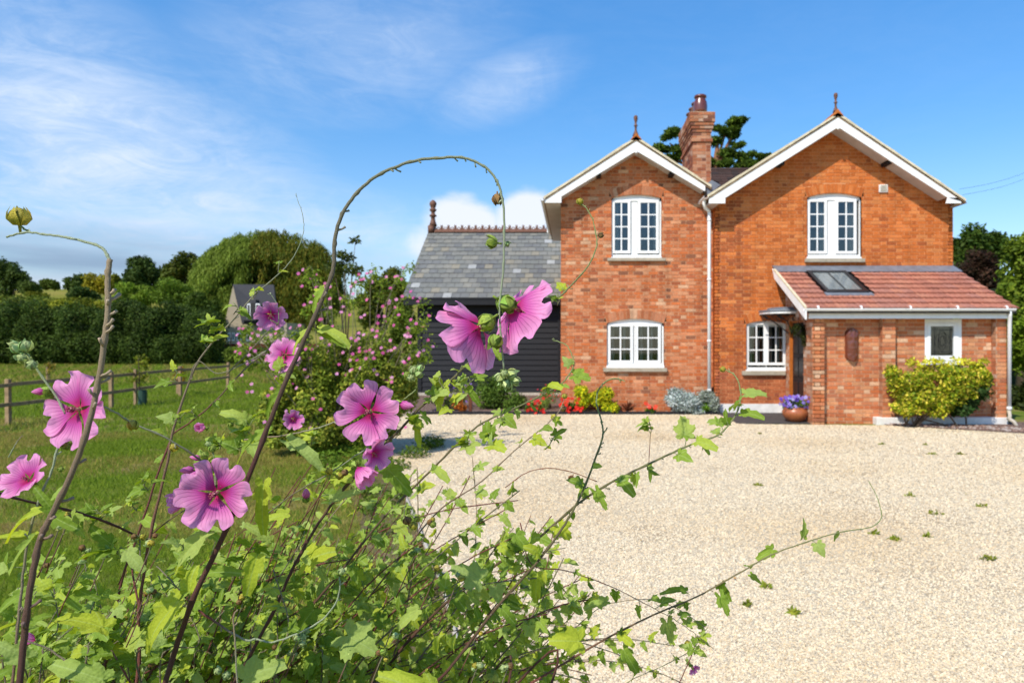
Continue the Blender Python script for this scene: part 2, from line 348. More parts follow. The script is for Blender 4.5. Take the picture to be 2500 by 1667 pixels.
def tree(px, base_y, Y, clumps, n, size, pal, label, name='tree', trunk_r=.18, group=None, asp=.55, droop=0, bark='bark', subn=9, skirt=0, k=.42):
    base = Vector((PX(px, Y), Y, 0.0)); t = empty(name, base, label, 'tree', group)
    cs = [ell(*c[:4], Y) if len(c) == 4 else ell(*c[:4], Y+c[4]) for c in clumps]
    tops_n = len(cs)
    if skirt: cs += [ell(c[0], c[1]+c[3]*1.0, c[2]*.95, c[3]*skirt, Y) for c in clumps]; n = int(n*1.5)
    tb = MB(); tops = [Vector(c[0]) for c in cs[:tops_n]]
    cz = sum(tp.z for tp in tops)/len(tops); mid = Vector((base.x, base.y, max(.5, cz*.45)))
    gz = base_y
    tb.tube([(base.x, base.y, gz-.3), (base.x+trunk_r*.4, base.y, (gz+mid.z)/2), mid], [trunk_r*1.3, trunk_r, trunk_r*.8], 8)
    for tp in tops: tb.tube([mid-Vector((0, 0, .2)), mid.lerp(tp, .5)+Vector((0, 0, .15)), tp], [trunk_r*.55, trunk_r*.35, trunk_r*.12], 6)
    tb.build('trunk', M[bark], t, True)
    v, f, c = cloud(sub_clumps(cs, subn, k), n, size, pal, asp=asp, droop=droop)
    np_mesh('crown', v, f, c, M['leafs'], t, 'stuff' if False else None)
    return t

# ------------------------------------------------------------------ setting: ground, hill, gravel, beds
def sheet(name, pts, z, m, kind='structure', thick=0):
    b = MB(); b.add([(p[0], p[1], z) for p in pts], [tuple(range(len(pts)))]); o = b.build(name, M[m]); o['kind'] = kind; return o
sheet('ground', [(-400, -60), (400, -60), (400, 700), (-400, 700)], -0.004, 'grassground')
def hill():
    b = MB(); nx, ny = 60, 40; xs = np.linspace(-380, 120, nx); ys = np.linspace(62, 420, ny)
    for y in ys:
        for x in xs:
            t = max(0, min(1, (y-62)/110)); t = t*t*(3-2*t)
            q = max(0, min(1, (x+10)/60)); h = 13.2*t*(1-.35*q)+1.2*math.sin(x*.05+1)*t+.8*math.sin(y*.06)*t-.1
            b.v.append((x, y, h)); b.c.append((1, 1, 1))
    for j in range(ny-1):
        for i in range(nx-1): b.f.append((j*nx+i, j*nx+i+1, (j+1)*nx+i+1, (j+1)*nx+i))
    o = b.build('hillside', M['hill'], smooth=True); o['kind'] = 'structure'
hill()
# edge of the gravel drive (left side runs from the camera's feet to the bed in front of the outbuilding)
EDGE = [(-.15, 1.0), (-.42, 2.9), (-.825, 4.35), (-1.45, 6.2), (-2.05, 7.94), (-2.55, 9.3), (-3.2, 11.2), (-4.2, 13.6), (-5.2, 14.95)]
gr_pts = EDGE+[(3.15, 14.95), (3.32, 13.2), (5.95, 13.0)]+[(6.6, 12.6), (8.2, 11.6), (10.4, 10.7), (14, 10.2), (14, 1.0)]
sheet('gravel_drive', gr_pts, 0.004, 'gravelbase')
sheet('soil_strip', [(-.15, 1), (-.42, 2.9), (-.825, 4.35), (-1.45, 6.2), (-2.05, 7.94), (-2.6, 9.3), (-3.0, 8.9), (-2.35, 7.2), (-1.65, 5.4), (-1.15, 4), (-.8, 1)], 0.001, 'drysoil')
sheet('flower_bed', [(-5.2, 14.97), (3.12, 14.97), (3.12, 20.4), (-5.2, 20.4)], 0.012, 'soil')
sheet('side_bed', [(5.97, 13.5), (5.97, 12.97), (6.6, 12.57), (8.2, 11.57), (10.4, 10.67), (10.6, 11.4), (9.2, 13.5)], 0.012, 'soil')
pv = MB()
for i in range(4):
    for j in range(3):
        x0 = 3.18+i*.42; y0 = 13.25+j*.65
        pv.box(x0+.004, x0+.416, y0+.004, y0+.646, 0.0, .02+random.uniform(0, .003))
o = pv.build('paving', M['paving'], bevel=.004); o['kind'] = 'structure'
# drive edging board
eb = MB()
for a, b_ in zip(EDGE[:7], EDGE[1:8]):
    a = Vector((*a, 0)); b2 = Vector((*b_, 0)); d = (b2-a); n = Vector((-d.y, d.x, 0)).normalized()*.022
    eb.obox(a-n*.5, d*.996, n, Vector((0, 0, .032)))
tag(eb.build('drive_edging', M['edging'], bevel=.004), 'weathered grey board edging between gravel drive and brown soil strip', 'edging')

def in_poly(x, y, poly):
    ins = np.zeros(len(x), bool); n = len(poly)
    for i in range(n):
        x1, y1 = poly[i]; x2, y2 = poly[(i+1) % n]
        cnd = ((y1 > y) != (y2 > y)) & (x < (x2-x1)*(y-y1)/((y2-y1)+1e-12)+x1); ins ^= cnd
    return ins
def scatter(poly, n, ymin, ymax, power=1.0, margin=1.0):
    y = ymin+(ymax-ymin)*RNG.random(n*3)**power; xl = PX(-60, 1)*y; xr = PX(2760, 1)*y
    x = xl+(xr-xl)*RNG.random(n*3); k = in_poly(x, y, poly); return x[k][:n], y[k][:n]
def pebbles():
    octv = np.array([(1,0,0),(-1,0,0),(0,1,0),(0,-1,0),(0,0,1),(0,0,-1)], float)
    octf = np.array([(0,2,4),(2,1,4),(1,3,4),(3,0,4)])
    x, y = scatter(gr_pts, 365000, 2.8, 15.0, 1.45); n = len(x)
    s = np.interp(y, [2.8, 5, 9, 15], [.0060, .0073, .0095, .0115])[:, None]
    sc = s*(.55+.9*RNG.random((n, 3))); sc[:, 2] *= .6
    ax = unit(n)*.28+np.array([0, 0, 1.0]); ax /= np.linalg.norm(ax, axis=1, keepdims=True); ang = RNG.random(n)*6.28
    v = octv[None]*sc[:, None, :]*(.8+.4*RNG.random((n, 6, 1)))
    c, si = np.cos(ang)[:, None, None], np.sin(ang)[:, None, None]; k = ax[:, None, :]
    v = v*c+np.cross(np.broadcast_to(k, v.shape), v)*si+k*(v*k).sum(2, keepdims=True)*(1-c)
    v += np.stack([x, y, .004+s[:, 0]*.25*RNG.random(n)], 1)[:, None, :]
    f = octf[None]+(np.arange(n)*6)[:, None, None]
    pal = np.array([(.70, .62, .50), (.78, .72, .62), (.62, .50, .36), (.55, .42, .28), (.66, .55, .40), (.74, .68, .58), (.62, .44, .24), (.35, .30, .26), (.76, .65, .49)])*np.array([1.0, .925, .765])
    # whiter, cleaner stone close to the lavatera, warmer stone across the drive (as laid)
    wv = (np.sin(x*.9+y*1.1)+np.sin(x*2.1-y*.7+1)+np.sin(y*2.3+x*.4))/3; col = (pal[RNG.integers(0, len(pal), n)]*.62+np.array([.70, .60, .42])*.38)*(.96+.18*RNG.random((n, 1)))*(1-np.clip(wv, 0, 1)[:, None]*np.array([.07, .13, .22]))
    np_mesh('gravel', v.reshape(-1, 3), f.reshape(-1, 3), np.repeat(np.clip(col, 0, .82), 6, 0), M['gravelstone'], None, 'stuff', 3)['label'] = 'pale buff and white angular gravel covering the drive'
pebbles()
def lawn():
    lp = [(-40, 2.5), (-40, 26), (-5.6, 26), (-5.4, 15), (-4.4, 13.6), (-3.4, 11.2), (-2.8, 9.3), (-2.3, 7.6), (-1.7, 5.4), (-1.2, 4), (-.9, 2.5)]
    edge_p = [(-2.8, 9.3), (-2.3, 7.6), (-1.7, 5.4), (-1.2, 4), (-.9, 2.5), (-.38, 2.5), (-.84, 4.35), (-1.47, 6.2), (-2.07, 7.94), (-2.57, 9.3)]
    far_p = [(-60, 24), (-60, 47), (-8, 47), (-5.5, 24)]
    parts = []
    for (a, b, n, h, w, pl) in ((2.8, 6, 50000, .035, .004, lp), (6, 12, 60000, .045, .007, lp), (12, 26, 60000, .07, .014, lp), (25, 47, 50000, .14, .035, far_p), (2.8, 9.3, 30000, .045, .005, edge_p)):
        x, y = scatter(pl, n, a, b, .8); n = len(x)
        patch = np.sin(x*1.3+y*.7)+np.sin(y*1.9-x*.6)+np.sin(x*.45+y*.32+2)
        dry = np.clip((patch+.35)*.6, 0, .9)*(y < 14) if pl is lp else np.full(n, .45)+.3*np.sin(x*5+y*3)
        ang = RNG.random(n)*6.28; hh = h*(.5+RNG.random(n)); ln = RNG.normal(size=(n, 2))*.45*hh[:, None]
        bx = np.cos(ang)*w*.5; by = np.sin(ang)*w*.5
        v = np.stack([np.stack([x-bx, y-by, x*0], 1), np.stack([x+bx, y+by, x*0], 1), np.stack([x+ln[:, 0], y+ln[:, 1], hh], 1)], 1)
        g = np.array([(.085, .145, .02), (.11, .17, .025), (.06, .11, .018)])[RNG.integers(0, 3, n)]; br = np.array([(.20, .18, .11), (.15, .135, .08), (.12, .135, .05)])[RNG.integers(0, 3, n)]
        t = (RNG.random(n) < dry)[:, None]; c = np.where(t, br, g)*(.8+.4*RNG.random((n, 1)))
        parts.append((v.reshape(-1, 3), np.arange(n*3).reshape(n, 3), np.repeat(c, 3, 0)))
    v, f, c = join(parts); np_mesh('lawn_grass', v, f, c, M['leafs'], None, 'stuff', 3)['label'] = 'short green lawn with dry brown patches'
lawn()
def low_cover(name, n, poly_y, xr, h, pal, label, size=.02):
    y = poly_y[0]+(poly_y[1]-poly_y[0])*RNG.random(n); x = xr[0]+(xr[1]-xr[0])*RNG.random(n)
    v, f, c = cloud([((0, 0, 0), (.001, .001, .001))], n, size, pal); v = v.reshape(n, 4, 3)+np.stack([x, y, h*RNG.random(n)], 1)[:, None]
    np_mesh(name, v.reshape(-1, 3), f, c, M['leafs'], None, 'stuff')['label'] = label

# ------------------------------------------------------------------ brickwork
PAL_R = [((.50, .135, .030), 8), ((.56, .170, .045), 5), ((.44, .115, .028), 3), ((.58, .20, .060), 2), ((.36, .095, .028), .5)]
PAL_L = [((.46, .145, .055), 7), ((.53, .20, .090), 7), ((.38, .11, .045), 4), ((.56, .25, .125), 3), ((.24, .095, .050), 1.2), ((.58, .33, .19), .7), ((.50, .14, .045), 5)]
PAL_P = [((.50, .185, .085), 6), ((.57, .255, .12), 6), ((.46, .145, .06), 4), ((.62, .38, .23), 2), ((.52, .16, .06), 4), ((.38, .14, .07), 1)]
def pick(pal):
    t = random.random()*sum(w for _, w in pal)
    for c, w in pal:
        t -= w
        if t <= 0: break
    k = random.uniform(.90, 1.09); return tuple(x*k for x in c)
CH = .0765; JT = .0115
def courses(z0, z1, spans, hook, bond='flemish', ph=0):
    """lay bricks: spans(zmid) -> list of (u0,u1); hook(u0,u1,z0,z1,length kind)"""
    k = 0; z = z0
    while z < z1-.02:
        zt = min(z+CH, z1)
        for (a, b) in spans((z+zt)/2):
            unit_ = .34 if bond == 'flemish' else .225
            u = math.floor(a/unit_)*unit_+(0 if k % 2 == 0 else unit_/2)-unit_; i = 0
            seq = [.225, .115] if bond == 'flemish' else [.225]
            while u < b:
                l = seq[i % len(seq)]; i += 1; s0 = max(a, u); s1 = min(b, u+l); u += l
                if b-s1 < .045: s1 = b; u = b
                if s1-s0 > .022: hook(s0, s1-(JT if s1 < b-1e-4 else 0), z, zt-JT)
        z = zt; k += 1
class Wall:
    """vertical wall: origin o, direction u (unit), outward normal n. Mortar sheet at the plane, bricks proud by 7 mm"""
    def __init__(s, parent, name, o, u, n, pal, mortar, lab=None):
        s.o, s.u, s.n = Vector(o), Vector(u), Vector(n); s.pal = pal; s.mc = mortar; s.bk = MB(); s.mt = MB(); s.list = []; s.name = name; s.parent = parent; s.lab = lab
    def pt(s, a, z, d=0): return s.o+s.u*a+s.n*d+Vector((0, 0, z))
    def lay(s, z0, z1, spans, bond='flemish', bandcol=None, thick=.11):
        def hook(a, b, c, d):
            col = pick(s.pal if not bandcol else bandcol(a, c) or s.pal); s.list.append((a, b, c, d, col))
        courses(z0, z1, spans, hook, bond)
        z = z0
        while z < z1-.02:
            zt = min(z+CH, z1)
            for (a, b) in spans((z+zt)/2):
                p = s.pt(a, z, 0); s.mt.obox(p, s.u*(b-a), -s.n*thick, Vector((0, 0, zt-z)), s.mc)
            z = zt
    def finish(s, individual=0, order=None):
        wl = s.mt.build('wall', M['mortar'], s.parent)
        if s.lab: wl['label'] = s.lab
        L = s.list
        if order: L = sorted(L, key=order)
        for (a, b, c, d, col) in L[individual:]:
            j = random.uniform(.005, .009); s.bk.obox(s.pt(a, c, j), s.u*(b-a), -s.n*.03, Vector((0, 0, d-c)), col)
        if s.bk.v: s.bk.build('brickwork', M['brick'], wl, kind='stuff')
        cache = {}
        for (a, b, c, d, col) in L[:individual]:
            ci = min(range(len(s.pal)), key=lambda i: sum((col[k]-s.pal[i][0][k])**2 for k in range(3))); key = (round(b-a, 2), round(d-c, 3), ci, random.randint(0, 1))
            if key not in cache:
                m_ = MB(); k = random.uniform(.9, 1.1); m_.obox((0, 0, 0), s.u*(b-a), -s.n*.03, Vector((0, 0, d-c)), tuple(x*k for x in s.pal[ci][0])); cache[key] = m_.mesh('brick', M['brick'])
            inst('brick', cache[key], wl, Matrix.Translation(s.pt(a, c, random.uniform(.005, .009))))
        return wl
def minus(spans, cuts):
    out = list(spans)
    for (a, b) in cuts:
        nx = []
        for (s, e) in out:
            if b <= s or a >= e: nx.append((s, e)); continue
            if a > s: nx.append((s, a))
            if b < e: nx.append((b, e))
        out = nx
    return [(a, b) for a, b in out if b-a > .02]
def arch_cut(x0, x1, zb, zs, zc, ring=0.0):
    """opening with springing zs and crown zc (segmental); returns f(z)->cuts, ring adds height of the brick arch"""
    def f(z):
        if z < zb-.037: return []
        if z <= zs: return [(x0, x1)]
        zt = zc+ring; m = (x0+x1)/2; hw = (x1-x0)/2+ring*.25
        if ring and z < zs+ring*.9 : return [(m-hw, m+hw)]
        if z >= zt: return []
        q = math.sqrt(max(0, 1-((z-zs-ring*.9)/max(1e-3, zt-zs-ring*.9)))); return [(m-hw*q, m+hw*q)]
    return f
def brick_arch(wall, x0, x1, zs, zc, pal, h=.2):
    m = (x0+x1)/2; hw = (x1-x0)/2; rise = max(.02, zc-zs); R = (hw*hw+rise*rise)/(2*rise); cz = zc-R; th = math.asin(hw/R); n = max(9, int((2*R*th)/.073))
    wall.mt_extra = True
    for i in range(n):
        a0 = -th+(2*th)*(i+.04)/n; a1 = -th+(2*th)*(i+.94)/n
        pts = [(m+R*math.sin(a0), cz+R*math.cos(a0)), (m+R*math.sin(a1), cz+R*math.cos(a1)), (m+(R+h)*math.sin(a1), cz+(R+h)*math.cos(a1)), (m+(R+h)*math.sin(a0), cz+(R+h)*math.cos(a0))]
        wall.bk.prism([wall.pt(u, z, .010) for u, z in pts], -wall.n*.10, pick(pal))
    pts = []
    for i in range(n+1):
        a = -th+2*th*i/n; pts.append((m+(R+.002)*math.sin(a), cz+(R+.002)*math.cos(a)))
    for i in range(n, -1, -1):
        a = -th+2*th*i/n; pts.append((m+(R+h+.03)*math.sin(a)*1.01, cz+(R+h+.03)*math.cos(a)))
    wall.mt.prism([wall.pt(u, z, .0035) for u, z in pts], -wall.n*.09, wall.mc)

house = empty('brick_house', (4, 15, 0), 'two gabled red brick cottage with white barge boards, white windows and tiled porch', 'house')
YL, YR, YP = 15.45, 15.20, 13.30          # left wing wall, right wing wall, porch panel plane
# --- openings (photo px)
WIN = dict(LU=(1493, 1615, 484, 475, 627), LL=(1481.7, 1621, 789, 778, 891.6), RU=(1970.7, 2103, 482, 471, 627), RL=(1822, 1921, 791, 783, 902))
def wdims(k, Y):
    a = WIN[k]; return PX(a[0], Y), PX(a[1], Y), PZ(a[4], Y), PZ(a[2], Y), PZ(a[3], Y)
# left wing
xa, xb = PX(1370, YL), PX(1742, YL)
aL, apx = PZ(355, YL), PX(1553.5, YL)
eL = PZ(480, YL)
def gable_span(xa, xb, apx, az, ez, openings):
    def f(z):
        if z <= ez: sp = [(xa, xb)]
        else:
            t = (z-ez)/(az-ez)
            if t >= 1: return []
            sp = [(xa+(apx-xa)*t, xb+(apx-xb)*t)]
        for g in openings: sp = minus(sp, g(z))
        return sp
    return f
wl = Wall(house, 'wall', (0, YL, 0), (1, 0, 0), (0, -1, 0), PAL_L, (.60, .37, .22), 'left gable wall of mixed reclaimed orange and brown brick')
lu, ll = wdims('LU', YL), wdims('LL', YL)
wl.lay(-.1, aL, gable_span(xa, xb, apx, aL, eL, [arch_cut(*lu[:2], lu[2], lu[3], lu[4], .2), arch_cut(*ll[:2], ll[2], ll[3], ll[4], .2)]))
for w in (lu, ll): brick_arch(wl, w[0], w[1], w[3], w[4], [((.43, .17, .085), 5), ((.52, .30, .18), 2), ((.36, .12, .05), 4)])
wl.finish()
# right wing
xa2, xb2 = PX(1746, YR), PX(2326, YR); ap2 = PX(2034, YR); a2 = PZ(304, YR); e2 = PZ(482, YR)
wr = Wall(house, 'wall', (0, YR, 0), (1, 0, 0), (0, -1, 0), PAL_R, (.66, .32, .15), 'right gable wall of bright orange brick')
ru, rl = wdims('RU', YR), wdims('RL', YR)
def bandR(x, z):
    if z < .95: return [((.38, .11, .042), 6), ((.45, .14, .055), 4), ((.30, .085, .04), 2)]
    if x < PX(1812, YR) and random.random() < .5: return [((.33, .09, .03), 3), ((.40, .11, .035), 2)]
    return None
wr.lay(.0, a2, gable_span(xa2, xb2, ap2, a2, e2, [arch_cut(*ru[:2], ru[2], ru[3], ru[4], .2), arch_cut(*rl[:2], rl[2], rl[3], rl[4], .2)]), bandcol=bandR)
for w in (ru, rl): brick_arch(wr, w[0], w[1], w[3], w[4], PAL_R)
wr.finish()
# left return of the right wing, and back volumes so the house is solid
ws = Wall(house, 'wall', (xa2, YL, 0), (0, -1, 0), (-1, 0, 0), PAL_R, (.50, .25, .12))
ws.lay(0, e2, lambda z: [(0, YL-YR)]); ws.finish()
wsr = Wall(house, 'wall', (xb2, YR, 0), (0, 1, 0), (1, 0, 0), PAL_R, (.50, .22, .10)); wsr.lay(0, e2, lambda z: [(0.0, 5.8)]); wsr.finish()
wsl = Wall(house, 'wall', (xa, YL+5.5, 0), (0, -1, 0), (-1, 0, 0), PAL_L, (.40, .24, .15)); wsl.lay(0, eL, lambda z: [(0.0, 5.5)]); wsl.finish()

# --- windows
def window(k, Y, cols, rows, glass, sill, group, curtain='sides', lab=None):
    x0, x1, yts, ytc, yb = WIN[k]; yf = Y+.055; root = empty('window', parent=house)
    if lab: root['label'] = lab
    def R(mb, a, b, c, d, y0, th): mb.box(PX(a, y0), PX(b, y0), y0, y0+th, PZ(d, y0), PZ(c, y0))     # px rect a..b, c(top)..d(bottom)
    fr = MB(); J = 5.0
    R(fr, x0-1, x0+J, yts, yb, yf, .07); R(fr, x1-J, x1+1, yts, yb, yf, .07); R(fr, x0, x1, yb-5, yb+1, yf-.004, .09)
    # arched head
    n = 10; m = (x0+x1)/2; hw = (x1-x0)/2+1; pts = []
    for i in range(n+1):
        u = -1+2*i/n; pts.append(P(m+hw*u, yts-(yts-ytc)*(1-u*u)-1.5, yf))
    pts += [P(x1, yts+7, yf), P(x0, yts+7, yf)]; fr.prism(pts[::-1], (0, .07, 0))
    gl, gr = glass
    R(fr, gl[1]+7.6, gr[0]-7.6, yts+5, yb-4, yf+.022, .045)
    fr.build('frame', M['white'], root, bevel=.006)
    for g in (gl, gr):
        ys = yf-.022
        s = MB(); S = 6.6
        R(s, g[0]-S, g[0], g[2]-S, g[3]+S, ys, .05); R(s, g[1], g[1]+S, g[2]-S, g[3]+S, ys, .05); R(s, g[0], g[1], g[2]-S, g[2], ys, .05); R(s, g[0], g[1], g[3], g[3]+S, ys, .05)
        s.build('sash', M['white'], root, bevel=.006)
        W = (g[1]-g[0])/cols; H = (g[3]-g[2])/rows; yb_ = ys+.012
        for i in range(1, cols):
            q = MB(); R(q, g[0]+W*i-1.5, g[0]+W*i+1.5, g[2], g[3], yb_, .022); q.build('glazing_bar', M['white'], root)
        for j in range(1, rows):
            q = MB(); R(q, g[0], g[1], g[2]+H*j-1.3, g[2]+H*j+1.3, yb_+.0015, .02); q.build('glazing_bar', M['white'], root)
        for i in range(cols):
            for j in range(rows):
                q = MB(); y1 = yb_+.009; R(q, g[0]+W*i, g[0]+W*(i+1), g[2]+H*j, g[2]+H*(j+1), y1, .004); q.build('pane', M['glass'], root)
    if sill:
        s = MB(); R(s, sill[0], sill[1], sill[2], sill[3], Y-.085, .19); s.build('sill', M['sill'], root, bevel=.008)
        s = MB(); R(s, x0-1, x1+1, yb+.5, sill[2], Y-.02, .1); s.build('inner_sill', M['white'], root, bevel=.004)
    # curtains (wavy sheets) and dim room behind
    cb = MB(); yc = Y+.24
    def curt(a, b, top, bot):
        cb = MB(); nseg = max(6, int((b-a)/1.6)); o = len(cb.v)
        for i in range(nseg+1):
            x = a+(b-a)*i/nseg
            for yy in (top, bot):
                p = P(x, yy, yc+.022*math.sin(i*1.9)); cb.v.append(tuple(p)); cb.c.append((1, 1, 1))
        for i in range(nseg): cb.f.append((o+2*i, o+2*i+2, o+2*i+3, o+2*i+1))
        cb.build('curtain', M['curtain'], root)
    if curtain == 'sides':
        curt(x0-4, x0+17, yts-4, yb+4); curt(x1-20, x1+4, yts-4, yb+4)
    elif curtain == 'blinds':
        for q in (.1, .3, .42, .6, .78, .9): curt(x0+(x1-x0)*q-3, x0+(x1-x0)*q+3.5, yts-4, yb+4)
    elif curtain == 'full':
        curt(x0+28, x0+44, yts-4, yb+4); curt(x1-40, x1-4, yts-4, yb+4)
    rm = MB(); a, b, c, d = PX(x0, Y)-.25, PX(x1, Y)+.25, PZ(yb, Y)-.3, PZ(ytc, Y)+.15; y0 = Y+.13; y1 = Y+1.4
    V = [(a, y0, c), (b, y0, c), (b, y1, c), (a, y1, c), (a, y0, d), (b, y0, d), (b, y1, d), (a, y1, d)]
    rm.add(V, [(0, 1, 2, 3), (4, 7, 6, 5), (1, 5, 6, 2), (2, 6, 7, 3), (3, 7, 4, 0)]); rm.build('room_interior', M['darkroom'], root)
    # brick reveals
    rv = MB(); c0, c1 = PX(x0, Y), PX(x1, Y); zb, zt = PZ(yb, Y), PZ(yts, Y)
    rv.box(c0-.012, c0, Y-.002, Y+.11, zb, zt, (.30, .13, .07)); rv.build('reveal', M['brick'], root); rv = MB(); rv.box(c1, c1+.012, Y-.002, Y+.11, zb, zt, (.36, .15, .08)); rv.build('reveal', M['brick'], root)
window('LU', YL, 2, 4, ((1501, 1533, 495, 612), (1564, 1602, 495, 612)), (1483, 1625, 629.5, 637), 'w', 'sides', 'upper casement window in the left gable')
window('LL', YL, 2, 3, ((1490.6, 1539, 797, 880), (1558, 1607, 797, 880)), (1473, 1629, 898, 907.5), 'w', 'blinds', 'lower casement window in the left gable')
window('RU', YR, 2, 4, ((1978, 2013, 493, 613), (2047, 2085, 493, 613)), (1967, 2113, 631, 640), 'w', 'full', 'upper casement window in the right gable')
window('RL', YR, 2, 3, ((1829, 1864.7, 793, 885), (1877, 1912, 793, 885)), (1813, 1919, 905.5, 916), 'w', 'blinds', 'lower casement window beside the door')
# --- white plinth under the right wing
pl = MB(); pl.box(PX(1757, YR-.03), PX(1917, YR-.03), YR-.035, YR-.001, -.02, .215); pl.build('plinth', M['whitewall'], house)

# --- gable roofs
def gable_roof(apex, lfoot, rfoot, Yf, Yb, finial, top_px, lab, rmost=None, tint=None, board=27):
    """apex/lfoot/rfoot: photo px of the outer verge edge; board: depth in px of barge board measured vertically"""
    A = P(*apex, Yf); Lf = P(*lfoot, Yf); Rf = P(*rfoot, Yf); s = Yf/F
    root = MB(); dep = Vector((0, Yb-Yf, 0))
    roof = empty('roof', parent=house); roof['label'] = lab
    # underlay slab
    for E in (Lf, Rf):
        root.prism([A-Vector((0, 0, .045)), E-Vector((0, 0, .045)), E-Vector((0, 0, .085)), A-Vector((0, 0, .085))], dep)
    root.build('roof_deck', M['fencewood'], roof)
    # courses of tiles, stepped, running back from the verge; the front ones seen edge-on
    for E in (Lf, Rf):
        d = E-A; ln = d.length; n = int(ln/.11); up = Vector((-d.z, 0, d.x)).normalized(); up = up if up.z > 0 else -up
        tl = MB()
        for i in range(n):
            p0 = A+d*(i/n); p1 = A+d*((i+1.12)/n); tw = .17; y = 0.045
            while y < dep.y:
                col = random.choice([(.30, .085, .035), (.34, .11, .05), (.25, .075, .035), (.20, .08, .045), (.36, .13, .06)])
                col = tuple(c*(tint or 1) for c in col)
                h0 = -.038; h1 = random.uniform(-.008, .004)
                yy = Vector((0, y, 0)); w = Vector((0, min(tw-.004, dep.y-y), 0))
                tl.prism([p0+up*h0+yy, p1+up*(h1-.02)+yy, p1+up*h1+yy, p0+up*(h0+.02)+yy], w, col); y += tw
        tl.build('roof_tiles', M['tile'], roof, kind='stuff')
    # ridge tiles
    y = .0
    while y < dep.y:
        q = MB(); w = .145; c = A+Vector((0, y, 0)); dl = (Lf-A).normalized(); dr = (Rf-A).normalized()
        q.prism([c+Vector((0, 0, .095)), c+dl*w+Vector((0, 0, .028)), c+dl*w+Vector((0, 0, -.005)), c+dr*w+Vector((0, 0, -.005)), c+dr*w+Vector((0, 0, .028))], (0, .29, 0), (random.uniform(.36, .46), random.uniform(.11, .15), .03))
        q.build('ridge_tile', M['tile'], roof, bevel=.008); y += .30
        if y > 3.6: break
    # cream verge strip, white barge boards, soffit
    for E, sgn in ((Lf, -1), (Rf, 1)):
        v = MB(); d = E-A; t = d.normalized(); n = Vector((0, 0, 1))
        k = 14; pts = [A+d*(i/k)+Vector((0, 0, random.uniform(-.008, .008))) for i in range(k+1)]
        for i in range(k): v.prism([pts[i]+n*.012, pts[i+1]+n*.012, pts[i+1]-n*(.068), pts[i]-n*(.068)], (0, .044, 0))
        v.build('verge', M['cream'], roof)
    b = MB(); yb = Yf+.012; tb = 7.5
    a_in = (apex[0], apex[1]+tb+board)
    def bd(E, foot):
        q = MB(); dirx = 1 if E[0] > apex[0] else -1
        top = [(apex[0], apex[1]+tb), (E[0]-dirx*3, E[1]+tb-3)]
        q.prism([P(*p, yb) for p in (top if dirx < 0 else top)] + [P(*p, yb) for p in foot] + [P(*a_in, yb)], (0, .03, 0)); q.build('barge_board', M['white'], roof, bevel=.004)
    bd(lfoot, top_px['l']); bd(rfoot, top_px['r'])
    st = MB()
    for E, ft in ((Lf, top_px['l'][-1]), (Rf, top_px['r'][-1])):
        d = P(*ft, yb)-P(*a_in, yb); st.prism([P(*a_in, yb)+Vector((0, .03, .012)), P(*a_in, yb)+d+Vector((0, .03, .012)), P(*a_in, yb)+d+Vector((0, .03, .03)), P(*a_in, yb)+Vector((0, .03, .03))], (0, .39, 0))
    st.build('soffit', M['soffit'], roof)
    q = MB(); c = P(apex[0], a_in[1]+3, yb-.01); q.ball(c, (.035, .03, .035), n=8, m=6); q.build('pendant', M['white'], roof, True)
    # finial
    f = MB(); h = finial; c = A+Vector((0, .14, .06))
    f.lathe(c, [(.085*h, 0), (.06*h, .07*h), (.032*h, .14*h), (.028*h, .24*h), (.05*h, .26*h), (.05*h, .28*h), (.026*h, .30*h), (.030*h, .36*h), (.052*h, .44*h), (.055*h, .49*h), (.04*h, .53*h), (.01*h, .545*h)], 12)
    f.build('finial', M['terracotta'], roof, True)
    # purlin ends in the gable
    for (px, py) in top_px['bolts']:
        q = MB(); p = P(px, py, Yf+.16); q.box(p.x-.05, p.x+.05, Yf+.08, Yf+.4, p.z-.045, p.z+.045); q.build('purlin_end', M['blackwood'], roof)
    return roof
YFL, YFR = 15.04, 14.76
gable_roof((1553.5, 334), (1327, 481), (1737, 453), YFL, YL+5.4, .84,
           dict(l=[(1329.7, 483), (1329.7, 495), (1370.5, 495), (1370.5, 480)], r=[(1722, 451), (1722, 467), (1719, 466)], bolts=[(1462, 426), (1640, 424)]),
           'left gable roof with cream verge and white barge boards')
gable_roof((2046.5, 276), (1728, 477), (2359, 487), YFR, YR+5.6, .78,
           dict(l=[(1731, 481), (1731, 496.5), (1771, 496.5), (1771, 483)], r=[(2347, 484), (2347, 496.5), (2310, 496.5), (2314, 483)], bolts=[(1907, 399), (2168, 397)]),
           'right gable roof with orange ridge tiles and white barge boards')
# boxed eaves, gutters and downpipes
def gutter_y(name, x, z, y0, y1, r=.055):
    g = MB(); n = 8; pr = []
    for i in range(n+1):
        a = math.pi*i/n; pr.append((x-r*math.cos(a), z-r*math.sin(a)))
    g2 = [(px, pz) for px, pz in pr]+[(x+(r-.006)*math.cos(math.pi*i/n), z-(r-.006)*math.sin(math.pi*i/n)) for i in range(n+1)]
    g.prism([(px, y0, pz) for px, pz in g2], (0, y1-y0, 0)); return g.build(name, M['white'], house)
xl0 = PX(1331, YFL); zl0 = PZ(495, YFL)
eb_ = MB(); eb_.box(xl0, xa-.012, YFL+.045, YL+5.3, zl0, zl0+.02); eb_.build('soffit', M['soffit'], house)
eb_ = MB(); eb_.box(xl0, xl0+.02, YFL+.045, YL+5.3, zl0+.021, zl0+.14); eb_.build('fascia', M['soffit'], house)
gutter_y('gutter', PX(1325, YFL), PZ(484, YFL), YFL-.02, YL+4.4)
